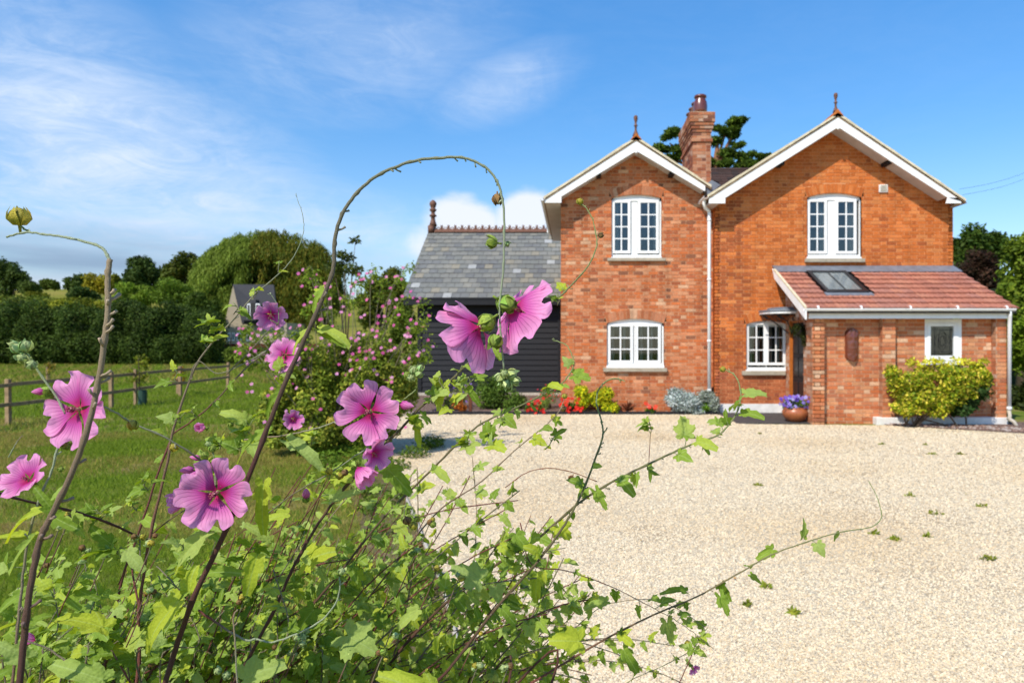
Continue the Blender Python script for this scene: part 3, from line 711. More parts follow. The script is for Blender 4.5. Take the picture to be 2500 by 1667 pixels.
dp = MB(); yd = 19.6; dp.box(PX(1335.5, yd), PX(1342.5, yd), yd, yd+.09, PZ(569, yd), PZ(541, yd)); dp.build('downpipe', M['white'], house, bevel=.02)
xr0 = PX(1731, YFR)
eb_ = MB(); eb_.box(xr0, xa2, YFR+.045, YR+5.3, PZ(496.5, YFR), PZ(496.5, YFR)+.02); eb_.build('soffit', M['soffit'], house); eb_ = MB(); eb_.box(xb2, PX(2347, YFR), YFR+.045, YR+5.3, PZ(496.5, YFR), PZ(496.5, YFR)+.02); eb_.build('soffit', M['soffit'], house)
gutter_y('gutter', PX(1724, YFR), PZ(479, YFR), YFR-.02, YR+4.4)
yd = 15.12
dp = MB(); pts = [P(1722, 487, yd-.16), P(1719, 497, yd-.14), P(1722, 508, yd-.1), P(1730, 515, yd), P(1731.5, 522, yd), P(1731.5, 975, yd)]
dp.tube(pts, .040, 10)
for yy in (535, 680, 830, 950): dp.tube([P(1731.5, yy, yd), P(1731.5, yy+5, yd)], .048, 10)
dp.build('downpipe', M['white'], house, True)
lv = MB(); lv.prism([P(1722, 450, YFL+.05), P(1738, 440, YFL+.05), P(1760, 452, YFL+.05), P(1728, 476, YFL+.05)], (0, 4.0, 0)); lv.build('valley_lead', M['lead'], house)
bx = MB(); yv = YL-.05; bx.box(PX(1737, yv), PX(1743.5, yv), yv-.09, yv+.04, PZ(972, yv), PZ(944, yv)); bx.build('meter_box', M['blackplastic'], house, bevel=.025)
# rear cross roof (dark tiles) between the gables
rr = MB(); Yr = 19.6; zr = PZ(414, Yr); xr_a, xr_b = PX(1650, Yr), PX(1960, Yr)
rowsn = 22
for i in range(rowsn):
    t0, t1 = i/rowsn, (i+1.15)/rowsn
    za, zb = zr-(zr-4.3)*t0, zr-(zr-4.3)*t1; ya, yb = Yr-3.0*t0, Yr-3.0*t1; x = xr_a
    while x < xr_b:
        rr.prism([(x, ya, za-.02), (x, yb, zb), (x, yb, zb+.02), (x, ya, za)], (.19, 0, 0), random.choice([(.045, .028, .022), (.06, .035, .028), (.035, .025, .022)])); x += .195
rr_o = rr.build('rear_roof', M['tile'], house); rr_o['label'] = 'dark brown tiled rear roof seen between the gables'; rr_o['kind'] = 'stuff'
rb = MB(); rb.tube([(xr_a, Yr, zr-.03), (xr_b, Yr, zr-.03)], .08, 8, (.05, .03, .025)); rb.build('ridge_tile', M['tile'], house)
# vent
v = MB(); yv = YR-.02; v.box(PX(2146, yv), PX(2167, yv), yv-.02, yv+.02, PZ(470, yv), PZ(451, yv)); vo = v.build('vent', M['whitewall'], house, bevel=.006)
for i in range(4):
    s = MB(); s.box(PX(2149, yv), PX(2164, yv), yv-.028, yv-.0205, PZ(467.5-i*4, yv), PZ(465.5-i*4, yv)); s.build('slat', M['sill'], vo)

# --- chimney
chim = empty('chimney', parent=house); chim['label'] = 'tall brick chimney stack with four clay pots'
Yc = 16.3; cx0, cx1 = PX(1691.7, Yc), PX(1736.4, Yc); cdep = 1.6
cb = MB(); core = MB(); core.box(cx0+.005, cx1-.005, Yc+.005, Yc+cdep-.005, 4.2, 7.0, (.42, .27, .18)); core.build('core', M['mortar'], chim)
def outset(z):
    if z > 6.83: return .085
    if z > 6.755: return .065
    if z > 6.68: return .045
    if z > 6.61: return .02
    if 6.38 < z < 6.47: return .035
    return 0
z = 4.3; k = 0; cpal = [((.40, .15, .07), 5), ((.46, .22, .12), 4), ((.30, .10, .05), 4), ((.20, .08, .05), 2), ((.5, .32, .22), 1)]
while z < 7.05:
    o_ = outset(z+.03); a, b = cx0-o_, cx1+o_; u = a; i = k
    while u < b-.03:
        l = .215 if i % 2 else .105; l = min(l, b-u); cb.box(u, u+l-JT, Yc-o_, Yc+.1-o_, z, z+CH-JT, pick(cpal)); u += l; i += 1
    y = Yc-o_+.1; yend = Yc+cdep+o_; i = k+1
    while y < yend:
        l = .215 if i % 2 else .105; l = min(l, yend-y); col = pick(cpal)
        cb.box(a, a+.1, y+JT*.5, y+l, z, z+CH-JT, col); cb.box(b-.1, b, y+JT*.5, y+l, z, z+CH-JT, col); y += l; i += 1
    if o_: core2 = MB(); core2.box(a+.006, b-.006, Yc-o_+.006, yend-.006, z-.002, z+CH, (.42, .27, .18)); core2.build('bed_joint', M['mortar'], chim)
    z += CH; k += 1
cb.build('brickwork', M['brick'], chim, kind='stuff')
fl = MB(); fl.box(cx0, cx1, Yc+.0, Yc+cdep, z-.002, z+.03); fl.build('flaunching', M['cream'], chim)
for i in range(4):
    q = MB(); c = ((cx0+cx1)/2-.0, Yc+.22+i*.39, z+.02); s = 1.0 if i == 0 else .92
    q.lathe(c, [(.155, 0), (.165, .10*s), (.17, .2*s), (.155, .30*s), (.125, .37*s), (.125, .40*s), (.145, .405*s), (.155, .43*s), (.145, .46*s), (.10, .465*s)], 16)
    po = q.build('chimney_pot', M['terracotta'] if i else M['glaze'], chim, True)
    if i == 0: po['label'] = 'dark glazed front chimney pot'

# --- porch: brick piers and panels
YPI = 13.15
pc = empty('porch', parent=house); pc['label'] = 'single storey brick porch with sloping terracotta tiled roof'
pw = Wall(pc, 'wall', (0, YP, 0), (1, 0, 0), (0, -1, 0), PAL_P, (.58, .38, .24), 'porch front wall of pale and orange bricks')
pwin = (2257.6, 2348, 781, 889)
opw = lambda z: [(PX(pwin[0], YP), PX(pwin[1], YP))] if z > PZ(pwin[3], YP) else []
pw.lay(-.02, 2.06, lambda z: minus([(PX(2004, YP), PX(2452, YP))], opw(z)))
def sky_order(t): return (0 if (t[0] < PX(2170, YP) or t[2] > 1.0) else 1, t[2])
pw.finish(240, sky_order)
def pier(x0, x1, side, ind=30):
    w = Wall(pc, 'pier', (0, YPI, 0), (1, 0, 0), (0, -1, 0), PAL_P, (.58, .38, .24)); a, b = PX(x0, YPI), PX(x1, YPI)
    w.lay(-.02, 2.05, lambda z: [(a, b)], thick=.02); wl_ = w.finish(20, lambda t: t[2]); wl_.name = 'pier'
    w2 = Wall(pc, 'pier', (a+.001, YP+side, 0), (0, -1, 0), (-1, 0, 0), [((.46, .24, .14), 4), ((.40, .15, .07), 4), ((.55, .38, .28), 1)], (.58, .38, .24)); w2.lay(-.02, 2.05, lambda z: [(0, YP+side-YPI)], thick=b-a-.003); wl2 = w2.finish(); wl2.name = 'pier'
pier(1984, 2012.6, .18); pier(2155, 2186, 0); pier(2432, 2457, 0)
# side wall of the porch with recessed front door
sx = 4.73
swl = Wall(pc, 'wall', (sx, YR, 0), (0, -1, 0), (-1, 0, 0), [((.46, .24, .14), 4), ((.42, .15, .07), 4), ((.55, .38, .28), 1)], (.58, .38, .24))
swl.lay(-.02, 2.9, lambda z: minus([(0, YR-YP-.02)], [(YR-14.92, YR-14.02)] if z < 2.06 else []) if z < 2.1 else [(0, max(.05, (YR-YP)*(1-(z-2.1)/.95)))], thick=.12); swl.finish()
dr = empty('door', parent=pc); dr['label'] = 'black front door with orange wooden frame in the porch side'
q = MB(); q.box(sx+.05, sx+.095, 14.07, 14.87, .03, 2.0); q.build('leaf', M['blackwood'], dr)
for (za, zb) in ((.15, .75), (.85, 1.25), (1.35, 1.9)):
    for (ya, yb) in ((14.14, 14.43), (14.5, 14.80)):
        q = MB(); q.box(sx+.038, sx+.0498, ya, yb, za, zb); q.build('door_panel', M['blackplastic'], dr, bevel=.01)
q = MB(); q.box(sx-.015, sx+.10, 14.872, 14.93, 0, 2.04); q.box(sx+.02, sx+.10, 14.02, 14.068, 0, 2.04); q.box(sx+.01, sx+.10, 14.068, 14.872, 2.0, 2.06); q.build('frame', M['orangewood'], dr, bevel=.005)
# plinth
q = MB(); yq = YPI-.03; q.box(PX(2141, yq), PX(2462, yq), yq, YP+.05, -.05, PZ(1019, yq)); q.build('plinth', M['whitewall'], pc, bevel=.01)
# porch window
pwn = empty('window', parent=pc); pwn['label'] = 'small leaded window in the porch above the shrub'
def Rr(mb, a, b, c, d, y0, th, col=(1, 1, 1)): mb.box(PX(a, y0), PX(b, y0), y0, y0+th, PZ(d, y0), PZ(c, y0), col)
yq = YP+.0
q = MB(); Rr(q, 2257, 2266, 781, 887, yq, .08); Rr(q, 2340, 2349, 781, 887, yq, .08); Rr(q, 2257, 2349, 779, 788, yq-.002, .084); Rr(q, 2257, 2349, 880, 888, yq-.002, .084); q.build('frame', M['white'], pwn, bevel=.006)
q = MB(); y2 = yq-.018; Rr(q, 2265, 2273, 788, 880, y2, .05); Rr(q, 2329, 2341, 788, 880, y2, .05); Rr(q, 2273, 2329, 788, 796.5, y2, .05); Rr(q, 2273, 2329, 868, 880, y2, .05); q.build('sash', M['white'], pwn, bevel=.006)
q = MB(); Rr(q, 2249, 2352, 885, 890, YP-.06, .1); q.build('sill', M['white'], pwn, bevel=.004)
yg = yq+.02
for (a, b, c, d) in ((2273, 2282, 796, 832), (2273, 2282, 832, 868), (2320, 2329, 796, 832), (2320, 2329, 832, 868), (2282, 2320, 796, 805), (2282, 2320, 859, 868), (2282, 2320, 805, 859)):
    q = MB(); Rr(q, a+.4, b-.4, c+.4, d-.4, yg, .004); q.build('pane', M['glass'], pwn)
q = MB()
for (a, b, c, d) in ((2281.3, 2282.7, 796, 868), (2319.3, 2320.7, 796, 868)): Rr(q, a, b, c, d, yg-.003, .006)
for (a, b, c, d) in ((2273, 2329, 804.3, 805.7), (2273, 2329, 858.3, 859.7), (2273, 2282, 831.3, 832.7), (2320, 2329, 831.3, 832.7)): Rr(q, a, b, c, d, yg-.005, .006)
for s in range(4):
    cpt = P(2301, 832, yg-.004); R_ = .12+.05*s
    q.tube([(cpt.x+R_*.55*math.cos(t*math.pi/8)*(1 if s % 2 else .6), cpt.y, cpt.z+R_*.9*math.sin(t*math.pi/8)*(.6 if s % 2 else 1)) for t in range(17)], .0035, 4)
q.build('leading', M['blackplastic'], pwn)
q = MB(); a, b, c, d = PX(2255, YP), PX(2351, YP), PZ(889, YP), PZ(780, YP); y0 = YP+.085; y1 = YP+.9
q.add([(a, y0, c), (b, y0, c), (b, y1, c), (a, y1, c), (a, y0, d), (b, y0, d), (b, y1, d), (a, y1, d)], [(0, 1, 2, 3), (4, 7, 6, 5), (1, 5, 6, 2), (2, 6, 7, 3), (3, 7, 4, 0)]); q.build('room_interior', M['darkroom'], pwn)
# porch roof
PR = empty('roof', parent=pc); PR['label'] = 'sloping porch roof of red interlocking tiles'
XA, XB, Yw, Ye, Zw, Ze = 4.42, 8.44, YR-.0, 12.95, 3.26, 2.225
def rp_(t, x, h=0): return Vector((x, Yw+(Ye-Yw)*t, Zw+(Ze-Zw)*t+h))
q = MB(); q.prism([rp_(.0, XA+.03, -.05), rp_(1, XA+.03, -.05), rp_(1, XA+.03, -.09), rp_(0, XA+.03, -.09)], (XB-XA-.06, 0, 0)); q.build('roof_deck', M['blackwood'], PR)
rows = 8; ncol = 20; tw = (XB-XA)/ncol
t_edges = [.13+.87*i/rows for i in range(rows+1)]
def tile_mesh(w, ln, col):
    m_ = MB(); n = 10; o = 0
    slope = Vector((0, (Ye-Yw), (Ze-Zw))).normalized(); nn = Vector((0, slope.z, -slope.y)); nn = nn if nn.z > 0 else -nn
    top = []; bot = []
    for i in range(n+1):
        u = i/n; h = .012*math.sin(math.pi*min(1, max(0, (u-.05)/.5)))**2+.006*math.sin(math.pi*max(0, (u-.55)/.45))
        top.append(Vector((w*u, 0, 0))+nn*(h-.005)); bot.append(Vector((w*u, 0, 0))+slope*ln*1.07+nn*(h+.030))
    th = nn*-.027
    for i in range(n+1):
        m_.v += [tuple(top[i]), tuple(bot[i]), tuple(bot[i]+th)]; m_.c += [col]*3
    for i in range(n):
        a = 3*i; m_.f += [(a, a+1, a+4, a+3), (a+1, a+2, a+5, a+4)]
    return m_.mesh('tile', M['tile'])
tcs = [(.38, .150, .095), (.42, .175, .11), (.34, .135, .09), (.40, .155, .10), (.36, .155, .11)]
ln_ = (rp_(t_edges[1], 0)-rp_(t_edges[0], 0)).length; tms = [tile_mesh(tw, ln_, c) for c in tcs]
SKX0, SKX1, SKT0, SKT1 = 5.06, 5.91, .17, .70
for r_ in range(rows):
    for c_ in range(ncol):
        x = XA+c_*tw; tm = (t_edges[r_]+t_edges[r_+1])/2
        if SKX0-.02 < x+tw*.5 < SKX1+.02 and SKT0 < tm < SKT1-.02: continue
        inst('tile', random.choice(tms), PR, Matrix.Translation(rp_(t_edges[r_], x, random.uniform(0, .004))))
q = MB()
for i in range(5):
    w = (XB-XA)/5; q.prism([rp_(-.002, XA+i*w, .10), rp_(.0, XA+i*w, .03), rp_(.165, XA+i*w, .034+.003*(i % 2)), rp_(.165, XA+i*w, .026), rp_(-.002, XA+i*w, .02)], (w+.02, 0, 0))
q.build('lead_flashing', M['lead'], PR)
q = MB(); q.prism([rp_(.05, XA-.03, .0), rp_(1.01, XA-.03, .0), rp_(1.01, XA-.03, -.20), rp_(.12, XA-.03, -.165)], (.03, 0, 0)); q.build('barge_board', M['white'], PR, bevel=.004)
q = MB(); q.prism([rp_(.10, XA-.035, .035), rp_(1.0, XA-.035, .035), rp_(1.0, XA-.035, .002), rp_(.10, XA-.035, .002)], (.05, 0, 0)); q.build('verge', M['cream'], PR)
# skylight
sk = empty('skylight', parent=pc); sk['label'] = 'black framed roof window set in the porch roof'
def strip(x0, x1, t0, t1, h0, h1): return [rp_(t0, x0, h0), rp_(t0, x1, h0), rp_(t1, x1, h0), rp_(t1, x0, h0)], Vector((0, 0, h1-h0))
q = MB(); W_ = .085; tw_ = .04
for (a, b, c, d) in ((SKX0, SKX0+W_, SKT0, SKT1), (SKX1-W_, SKX1, SKT0, SKT1), (SKX0+W_, SKX1-W_, SKT0, SKT0+tw_), (SKX0+W_, SKX1-W_, SKT1-tw_*1.3, SKT1)):
    pts, e = strip(a, b, c, d, .0, .062); q.prism(pts[::-1], e)
q.build('frame', M['blackplastic'], sk, bevel=.008)
q = MB(); pts, e = strip(SKX0-.05, SKX1+.05, SKT1-.01, SKT1+.05, .025, .04); q.prism(pts[::-1], e); q.build('apron_flashing', M['lead'], sk)
for (a, b) in ((SKX0+W_, (SKX0+SKX1)/2-.008), ((SKX0+SKX1)/2+.008, SKX1-W_)):
    q = MB(); pts, e = strip(a, b, SKT0+tw_, SKT1-tw_*1.3, .038, .044); q.prism(pts[::-1], e); q.build('pane', M['skyglass'], sk)
q = MB(); pts, e = strip((SKX0+SKX1)/2-.008, (SKX0+SKX1)/2+.008, SKT0+tw_, SKT1-tw_*1.3, .038, .06); q.prism(pts[::-1], e); q.build('glazing_bar', M['blackplastic'], sk)
q = MB()
for i in range(10):
    a = SKX0+W_-.01+i*.07; pts, e = strip(a, a+.069, SKT0+.02, SKT1-.02, .015+.012*(i % 2), .02+.012*(i % 2)); q.prism(pts[::-1], e)
q.build('pale_reflection', M['curtain'], sk)  # pale strips added under the panes, standing in for whitish reflection in the glass
# fascia, gutter, downpipe of the porch
q = MB(); yq = 13.03; q.box(PX(1975, yq), PX(2466, yq), yq, yq+.025, PZ(777.6, yq), PZ(757, yq)); q.build('fascia', M['white'], pc, bevel=.003)
q = MB(); q.box(PX(1985, yq), PX(2466, yq), yq+.026, YP-.002, PZ(776, yq), PZ(776, yq)+.015); q.build('soffit', M['soffit'], pc)
g = MB(); n = 8; r = .055; zg = PZ(753, 12.93); gx0, gx1 = PX(1964, 12.95), PX(2479, 12.95); yy = 12.965
pr = [(yy-r*math.cos(math.pi*i/n), zg-r*math.sin(math.pi*i/n)) for i in range(n+1)]+[(yy+(r-.006)*math.cos(math.pi*i/n), zg-(r-.006)*math.sin(math.pi*i/n)) for i in range(n+1)]
g.prism([(gx0, a, b) for a, b in pr], (gx1-gx0, 0, 0)); g.build('gutter', M['white'], pc)
for px in (1995, 2100, 2220, 2335, 2455):
    q = MB(); q.tube([(PX(px, 12.95), yy, zg-.0), (PX(px+4, 12.95), yy, zg-.0)], .0585, 14); q.build('gutter_bracket', M['white'], pc)
q = MB(); q.tube([P(2466, 758, 12.97), P(2466, 771, 13.0), P(2465, 790, 13.08), P(2464, 995, 13.08)], .036, 10); q.tube([P(2464, 993, 13.08), P(2464, 1000, 13.08)], .048, 10); q.build('downpipe', M['white'], pc, True)
q = MB(); q.tube([P(2463, 1000, 13.08), P(2466, 1015, 13.05), P(2462, 1024, 13.03)], .034, 10); q.tube([P(2464, 1022, 13.0), P(2476, 1030, 12.95), P(2484, 1043, 12.9)], .034, 10); q.build('drain_shoe', M['edging'], pc, True)
# canopy over the door
cn = empty('canopy', parent=pc); cn['label'] = 'flat lead canopy with white edge on black scrolled iron brackets'
zc_ = PZ(768, YR); pts = [(PX(1853, YR), YR-.02), (PX(1853, YR), YR-.35), (PX(1880, YR-.6), YR-.62), (4.52, YR-.75), (4.72, YR-.75), (4.72, YR-.02)]
q = MB(); q.prism([(x, y, zc_) for x, y in pts][::-1], (0, 0, .045)); q.build('edge_board', M['white'], cn, bevel=.004)
q = MB(); q.prism([(x-.02 if x < 4.5 else x, y-.02, zc_+.046) for x, y in pts][::-1], (0, 0, .035)); q.prism([(x+.18 if x < 4.5 else x, y+.15, zc_+.08) for x, y in pts][::-1], (0, 0, .06)); q.build('lead_top', M['lead'], cn, bevel=.01)
q = MB()
for (yb_, xo) in ((YR-.30, 4.06), (YR-.52, 4.30), (YR-.66, 4.62)):
    q.tube([(xo, yb_, zc_-.02), (4.715, yb_, zc_-.02)], .012, 6)
    for s in range(3):
        c0 = Vector((xo+.12+s*.17, yb_, zc_-.11)); q.tube([(c0.x+.075*math.cos(a*.5)*(1-a*.04), yb_, c0.z+.075*math.sin(a*.5)*(1-a*.04)) for a in range(18)], .009, 5)
    q.tube([(xo+.05, yb_, zc_-.02), (xo+.3, yb_, zc_-.16), (4.70, yb_, zc_-.42)], .013, 6)
q.build('bracket', M['blackiron'], cn)
# hanging foliage under the canopy: dark wreath-like trailing plant
hv = empty('hanging_basket', (4.5, 14.5, 1.9), 'dark trailing plant hanging under the door canopy', 'hanging plant')
q = MB(); q.lathe((4.62, 14.0, 1.70), [(.04, 0), (.10, .05), (.13, .12), (.135, .14)], 12)
for a in range(3): q.tube([(4.62+.13*math.cos(a*2.1), 14.0+.13*math.sin(a*2.1), 1.84), (4.62, 14.0, 2.1)], .004, 4)
q.build('basket', M['blackiron'], hv)
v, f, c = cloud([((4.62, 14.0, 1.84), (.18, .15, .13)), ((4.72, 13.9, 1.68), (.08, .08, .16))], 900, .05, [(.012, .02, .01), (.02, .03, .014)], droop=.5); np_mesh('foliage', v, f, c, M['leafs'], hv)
# glazed face plaque on the porch wall
pq = MB(); cp = P(2079.5, 842, YP-.02); nx_, nz_ = 12, 24; o = 0
w2, h2 = .130, .325
for j in range(nz_+1):
    v_ = -1+2*j/nz_
    for i in range(nx_+1):
        u = -1+2*i/nx_; wd = w2*math.sqrt(max(0, 1-max(0, abs(v_)-.66)**2/.1156))*(1+.04*v_); hh = .075*math.sqrt(max(0, 1-u*u))
        hh += .022*math.exp(-((u)**2*14+(v_-.2)**2*10)) + .014*math.exp(-((u-.4)**2*30+(v_-.42)**2*40)) + .014*math.exp(-((u+.4)**2*30+(v_-.42)**2*40)) - .018*math.exp(-((u-.35)**2*22+(v_-.3)**2*60)) - .018*math.exp(-((u+.35)**2*22+(v_-.3)**2*60)) + .012*math.exp(-((u)**2*8+(v_+.22)**2*120)) + .01*math.sin(v_*22)*(.5 if v_ < -.35 else .0)*math.cos(u*6) + .012*math.sin(u*9)*(1 if v_ > .62 else 0)
        pq.v.append((cp.x+u*wd, cp.y-hh, cp.z+v_*h2)); pq.c.append((1, 1, 1))
for j in range(nz_):
    for i in range(nx_):
        a = j*(nx_+1)+i; pq.f.append((a, a+1, a+nx_+2, a+nx_+1))
tag(pq.build('wall_plaque', M['glaze'], smooth=True), 'tall narrow glazed brown relief plaque hung on the porch brick wall', 'plaque')

# ------------------------------------------------------------------ slate roofed outbuilding
ob = empty('outbuilding', (-2, 20, 0), 'black weatherboarded outbuilding with grey slate roof and red crested ridge', 'outbuilding')
Yo = 20.2; Yeo = 19.8; Yro = 23.4; ox0 = PX(1020, Yo); ox1 = PX(1372, Yo); zb0 = 0.0; ztop = PZ(729, Yeo)
nb = 17; bh = (ztop-.12)/nb
for i in range(nb):
    q = MB(); z0 = .10+i*bh; q.prism([(ox0+.05, Yo-.03, z0), (ox0+.05, Yo-.005, z0+bh*1.06), (ox0+.05, Yo+.02, z0+bh*1.06), (ox0+.05, Yo+.02, z0)], (ox1-ox0-.16, 0, 0)); q.build('weatherboard', M['blackwood'], ob, bevel=.003)
    q = MB(); q.prism([(ox0+.03, Yo+.05, z0), (ox0+.055, Yo+.05, z0+bh*1.06), (ox0+.08, Yo+.05, z0+bh*1.06), (ox0+.08, Yo+.05, z0)], (0, 6.5, 0)); q.build('weatherboard', M['blackwood'], ob)
q = MB(); q.box(ox0, ox0+.12, Yo-.05, Yo+.06, 0.02, ztop); q.build('corner_post', M['blackwood'], ob, bevel=.005)
q = MB(); q.box(ox1-.12, ox1-.0, Yo-.05, Yo+.06, 0.02, ztop); q.build('corner_post', M['blackwood'], ob, bevel=.005)
q = MB(); q.box(ox0+.085, ox1-.02, Yo+.021, Yo+.1, 0.0, ztop); q.box(ox0+.085, ox1-.02, Yo+.1, Yo+6.5, 0, 2.6); q.build('wall_core', M['blackwood'], ob)
q = MB(); q.box(ox0-.03, ox1, Yo-.07, Yo+.03, -.02, .09); q.build('base_course', M['edging'], ob)
q = MB(); q.box(PX(984, Yeo), PX(1383, Yeo), Yeo+.01, Yeo+.06, PZ(744, Yeo), PZ(731, Yeo)); q.box(PX(984, Yeo)+.02, PX(1383, Yeo), Yeo+.06, Yo+.02, PZ(742, Yeo), PZ(742, Yeo)+.02); q.build('fascia', M['blackwood'], ob)
oroof = empty('roof', parent=ob); oroof['label'] = 'grey slate roof slope of the outbuilding'
zr0, ze0 = PZ(566, Yro), PZ(727, Yeo); oxa, oxb = PX(981.7, Yeo), PX(1384, Yeo)
def op(t, x, h=0): return Vector((x, Yro+(Yeo-Yro)*t, zr0+(ze0-zr0)*t+h))
q = MB(); q.prism([op(0, oxa+.03, -.01), op(1, oxa+.03, -.01), op(1, oxa+.03, -.06), op(0, oxa+.03, -.06)], (oxb-oxa-.03, 0, 0)); q.prism([op(0, oxa+.03, -.01), Vector((oxa+.03, 2*Yro-Yeo, ze0-.01)), Vector((oxa+.03, 2*Yro-Yeo, ze0-.06)), op(0, oxa+.03, -.06)], (oxb-oxa-.03, 0, 0)); q.build('roof_deck', M['blackwood'], oroof)
srows = 15; sw = .258; slope = (op(1, 0)-op(0, 0)); sl = slope.length/srows; sd = slope.normalized(); sn = Vector((0, sd.z, -sd.y)); sn = sn if sn.z > 0 else -sn
spal = [((.165, .165, .145), 8), ((.19, .185, .16), 7), ((.145, .145, .135), 5), ((.21, .20, .165), 3), ((.24, .215, .16), 1.2), ((.12, .12, .12), 1), ((.33, .33, .31), .3)]
sm = []
for c, w in spal:
    m_ = MB(); m_.prism([Vector((.003, 0, 0))+sn*.002, Vector((.003, 0, 0))+sd*sl*1.05+sn*.020, Vector((.003, 0, 0))+sd*sl*1.05+sn*.010, Vector((.003, 0, 0))-sn*.004], (sw-.009, 0, 0), c); sm.append((m_.mesh('slate', M['slate']), w))
cnt = 0
for r_ in range(srows):
    x = oxa+(0 if r_ % 2 else -sw/2)
    while x < oxb-.02:
        p = op(r_/srows, x)
        if x < oxa-.01 or x+sw > oxb+.01:
            a, b = max(x, oxa), min(x+sw, oxb)
            if b-a > .03: q = MB(); q.prism([op(r_/srows, a)+sn*.002, op(r_/srows, a)+sd*sl*1.05+sn*.020, op(r_/srows, a)+sd*sl*1.05+sn*.010, op(r_/srows, a)-sn*.004], (b-a-.006, 0, 0), pick(spal)); q.build('slate', M['slate'], oroof)
        else:
            me = random.choices([s for s, _ in sm], [w for _, w in sm])[0]; inst('slate', me, oroof, Matrix.Translation(p+sn*random.uniform(0, .004))); 
        cnt += 1; x += sw
# crested ridge tiles
rx = PX(1062, Yro); n = 0; twd = .233
def crest_mesh(w):
    m_ = MB(); m_.prism([(0, -.14, -.03), (0, -.02, .095), (0, .02, .095), (0, .14, -.03), (0, .12, -.03), (0, 0, .06), (0, -.12, -.03)][::-1], (w-.006, 0, 0))
    h0 = .094
    for i in range(9):
        a0, a1 = math.pi*i/9, math.pi*(i+1)/9; c = w/2; r0, r1 = .038, .062
        m_.prism([(c+r0*math.cos(a0), -.011, h0+r0*1.25*math.sin(a0)), (c+r1*math.cos(a0), -.011, h0+r1*1.15*math.sin(a0)), (c+r1*math.cos(a1), -.011, h0+r1*1.15*math.sin(a1)), (c+r0*math.cos(a1), -.011, h0+r0*1.25*math.sin(a1))], (0, .022, 0))
    for c in (0.018, w-.024):
        m_.prism([(c-.03, -.012, h0), (c+.03, -.012, h0), (c+.018, -.012, h0+.07), (c+.02, -.012, h0+.10), (c, -.012, h0+.155), (c-.02, -.012, h0+.10), (c-.018, -.012, h0+.07)], (0, .024, 0))
    return m_.mesh('ridge_tile', M['terracotta'])
cm_ = crest_mesh(twd)
x = rx
while x < oxb+.3:
    inst('ridge_tile', cm_, oroof, Matrix.Translation((x, Yro, zr0+.0))); x += twd
q = MB(); fx = PX(1060, Yro); q.box(fx-.19, fx+.0, Yro-.13, Yro+.13, zr0-.05, zr0+.20); q.prism([(fx-.14, Yro-.07, zr0+.2), (fx-.04, Yro-.07, zr0+.2), (fx-.06, Yro-.05, zr0+.3), (fx-.12, Yro-.05, zr0+.3)], (0, .12, 0))
q.lathe((fx-.04, Yro, zr0+.2), [(.14, 0), (.10, .12), (.075, .2), (.07, .3), (.12, .33), (.13, .36), (.07, .4), (.065, .48), (.12, .53), (.12, .56), (.07, .61), (.10, .67), (.125, .74), (.11, .81), (.05, .87), (.01, .89)], 12)
q.build('finial', M['terracotta'], oroof, True)

# ------------------------------------------------------------------ neighbour house, fences, trees
Yn = 58.0
nh = empty('distant_house', (PX(620, Yn), Yn, 0), 'distant beige house with steep dark slate roof and dormer behind the fence', 'house')
def PN(x, y, d=0): return P(x, y, Yn+d)
q = MB(); q.prism([PN(552, 880), PN(593, 880), PN(593, 785), PN(569, 697), PN(551, 777)], (0, 5, 0)); q.build('gable_wall', M['beige'], nh)
q = MB(); q.prism([PN(593, 880, .02), PN(700, 880, .02), PN(700, 788, .02), PN(593, 788, .02)], (0, 5, 0)); q.build('wall', M['beige'], nh)
q = MB(); q.prism([PN(568, 694, -.3), PN(668, 695, 0), PN(678, 788, -.5), PN(590, 788, -.6)], (0, .2, -.12), (.028, .028, .034)); q.build('roof', M['slate'], nh)
dm = MB(); dm.box(PX(602, Yn), PX(636, Yn), Yn-.9, Yn+1.2, PZ(783, Yn), PZ(733, Yn), (.05, .048, .05)); dm.build('dormer', M['slate'], nh)
for (a, b, c, d) in ((603, 611, 741, 776), (624, 634, 741, 776), (556, 562, 812, 832), (566, 572, 812, 832), (578, 588, 812, 832), (602, 611, 815, 832), (625, 633, 815, 832)):
    y0 = Yn-.95 if c < 790 else Yn-.06
    w = MB(); w.box(PX(a, y0), PX(b, y0), y0, y0+.08, PZ(d, y0), PZ(c, y0)); wo = w.build('window', M['white'], nh)
    g = MB(); g.box(PX(a+1.6, y0), PX(b-1.6, y0), y0-.01, y0+.02, PZ(d-3, y0), PZ(c+3, y0)); g.build('pane', M['darkroom'], wo)
w = MB(); w.box(PX(611, Yn-.93), PX(624, Yn-.93), Yn-.93, Yn-.88, PZ(776, Yn), PZ(741, Yn)); w.build('dormer_pane', M['darkroom'], nh)
nf = empty('garden_fence', (PX(620, 50), 50, 0), 'low red-brown board fence in front of the distant beige house', 'fence')
x = PX(540, 50)
while x < PX(780, 50): q = MB(); q.box(x, x+.29, 50, 50.03, 0, PZ(839, 50)+random.uniform(-.02, .02)); q.build('board', M['fencered'], nf); x += .30

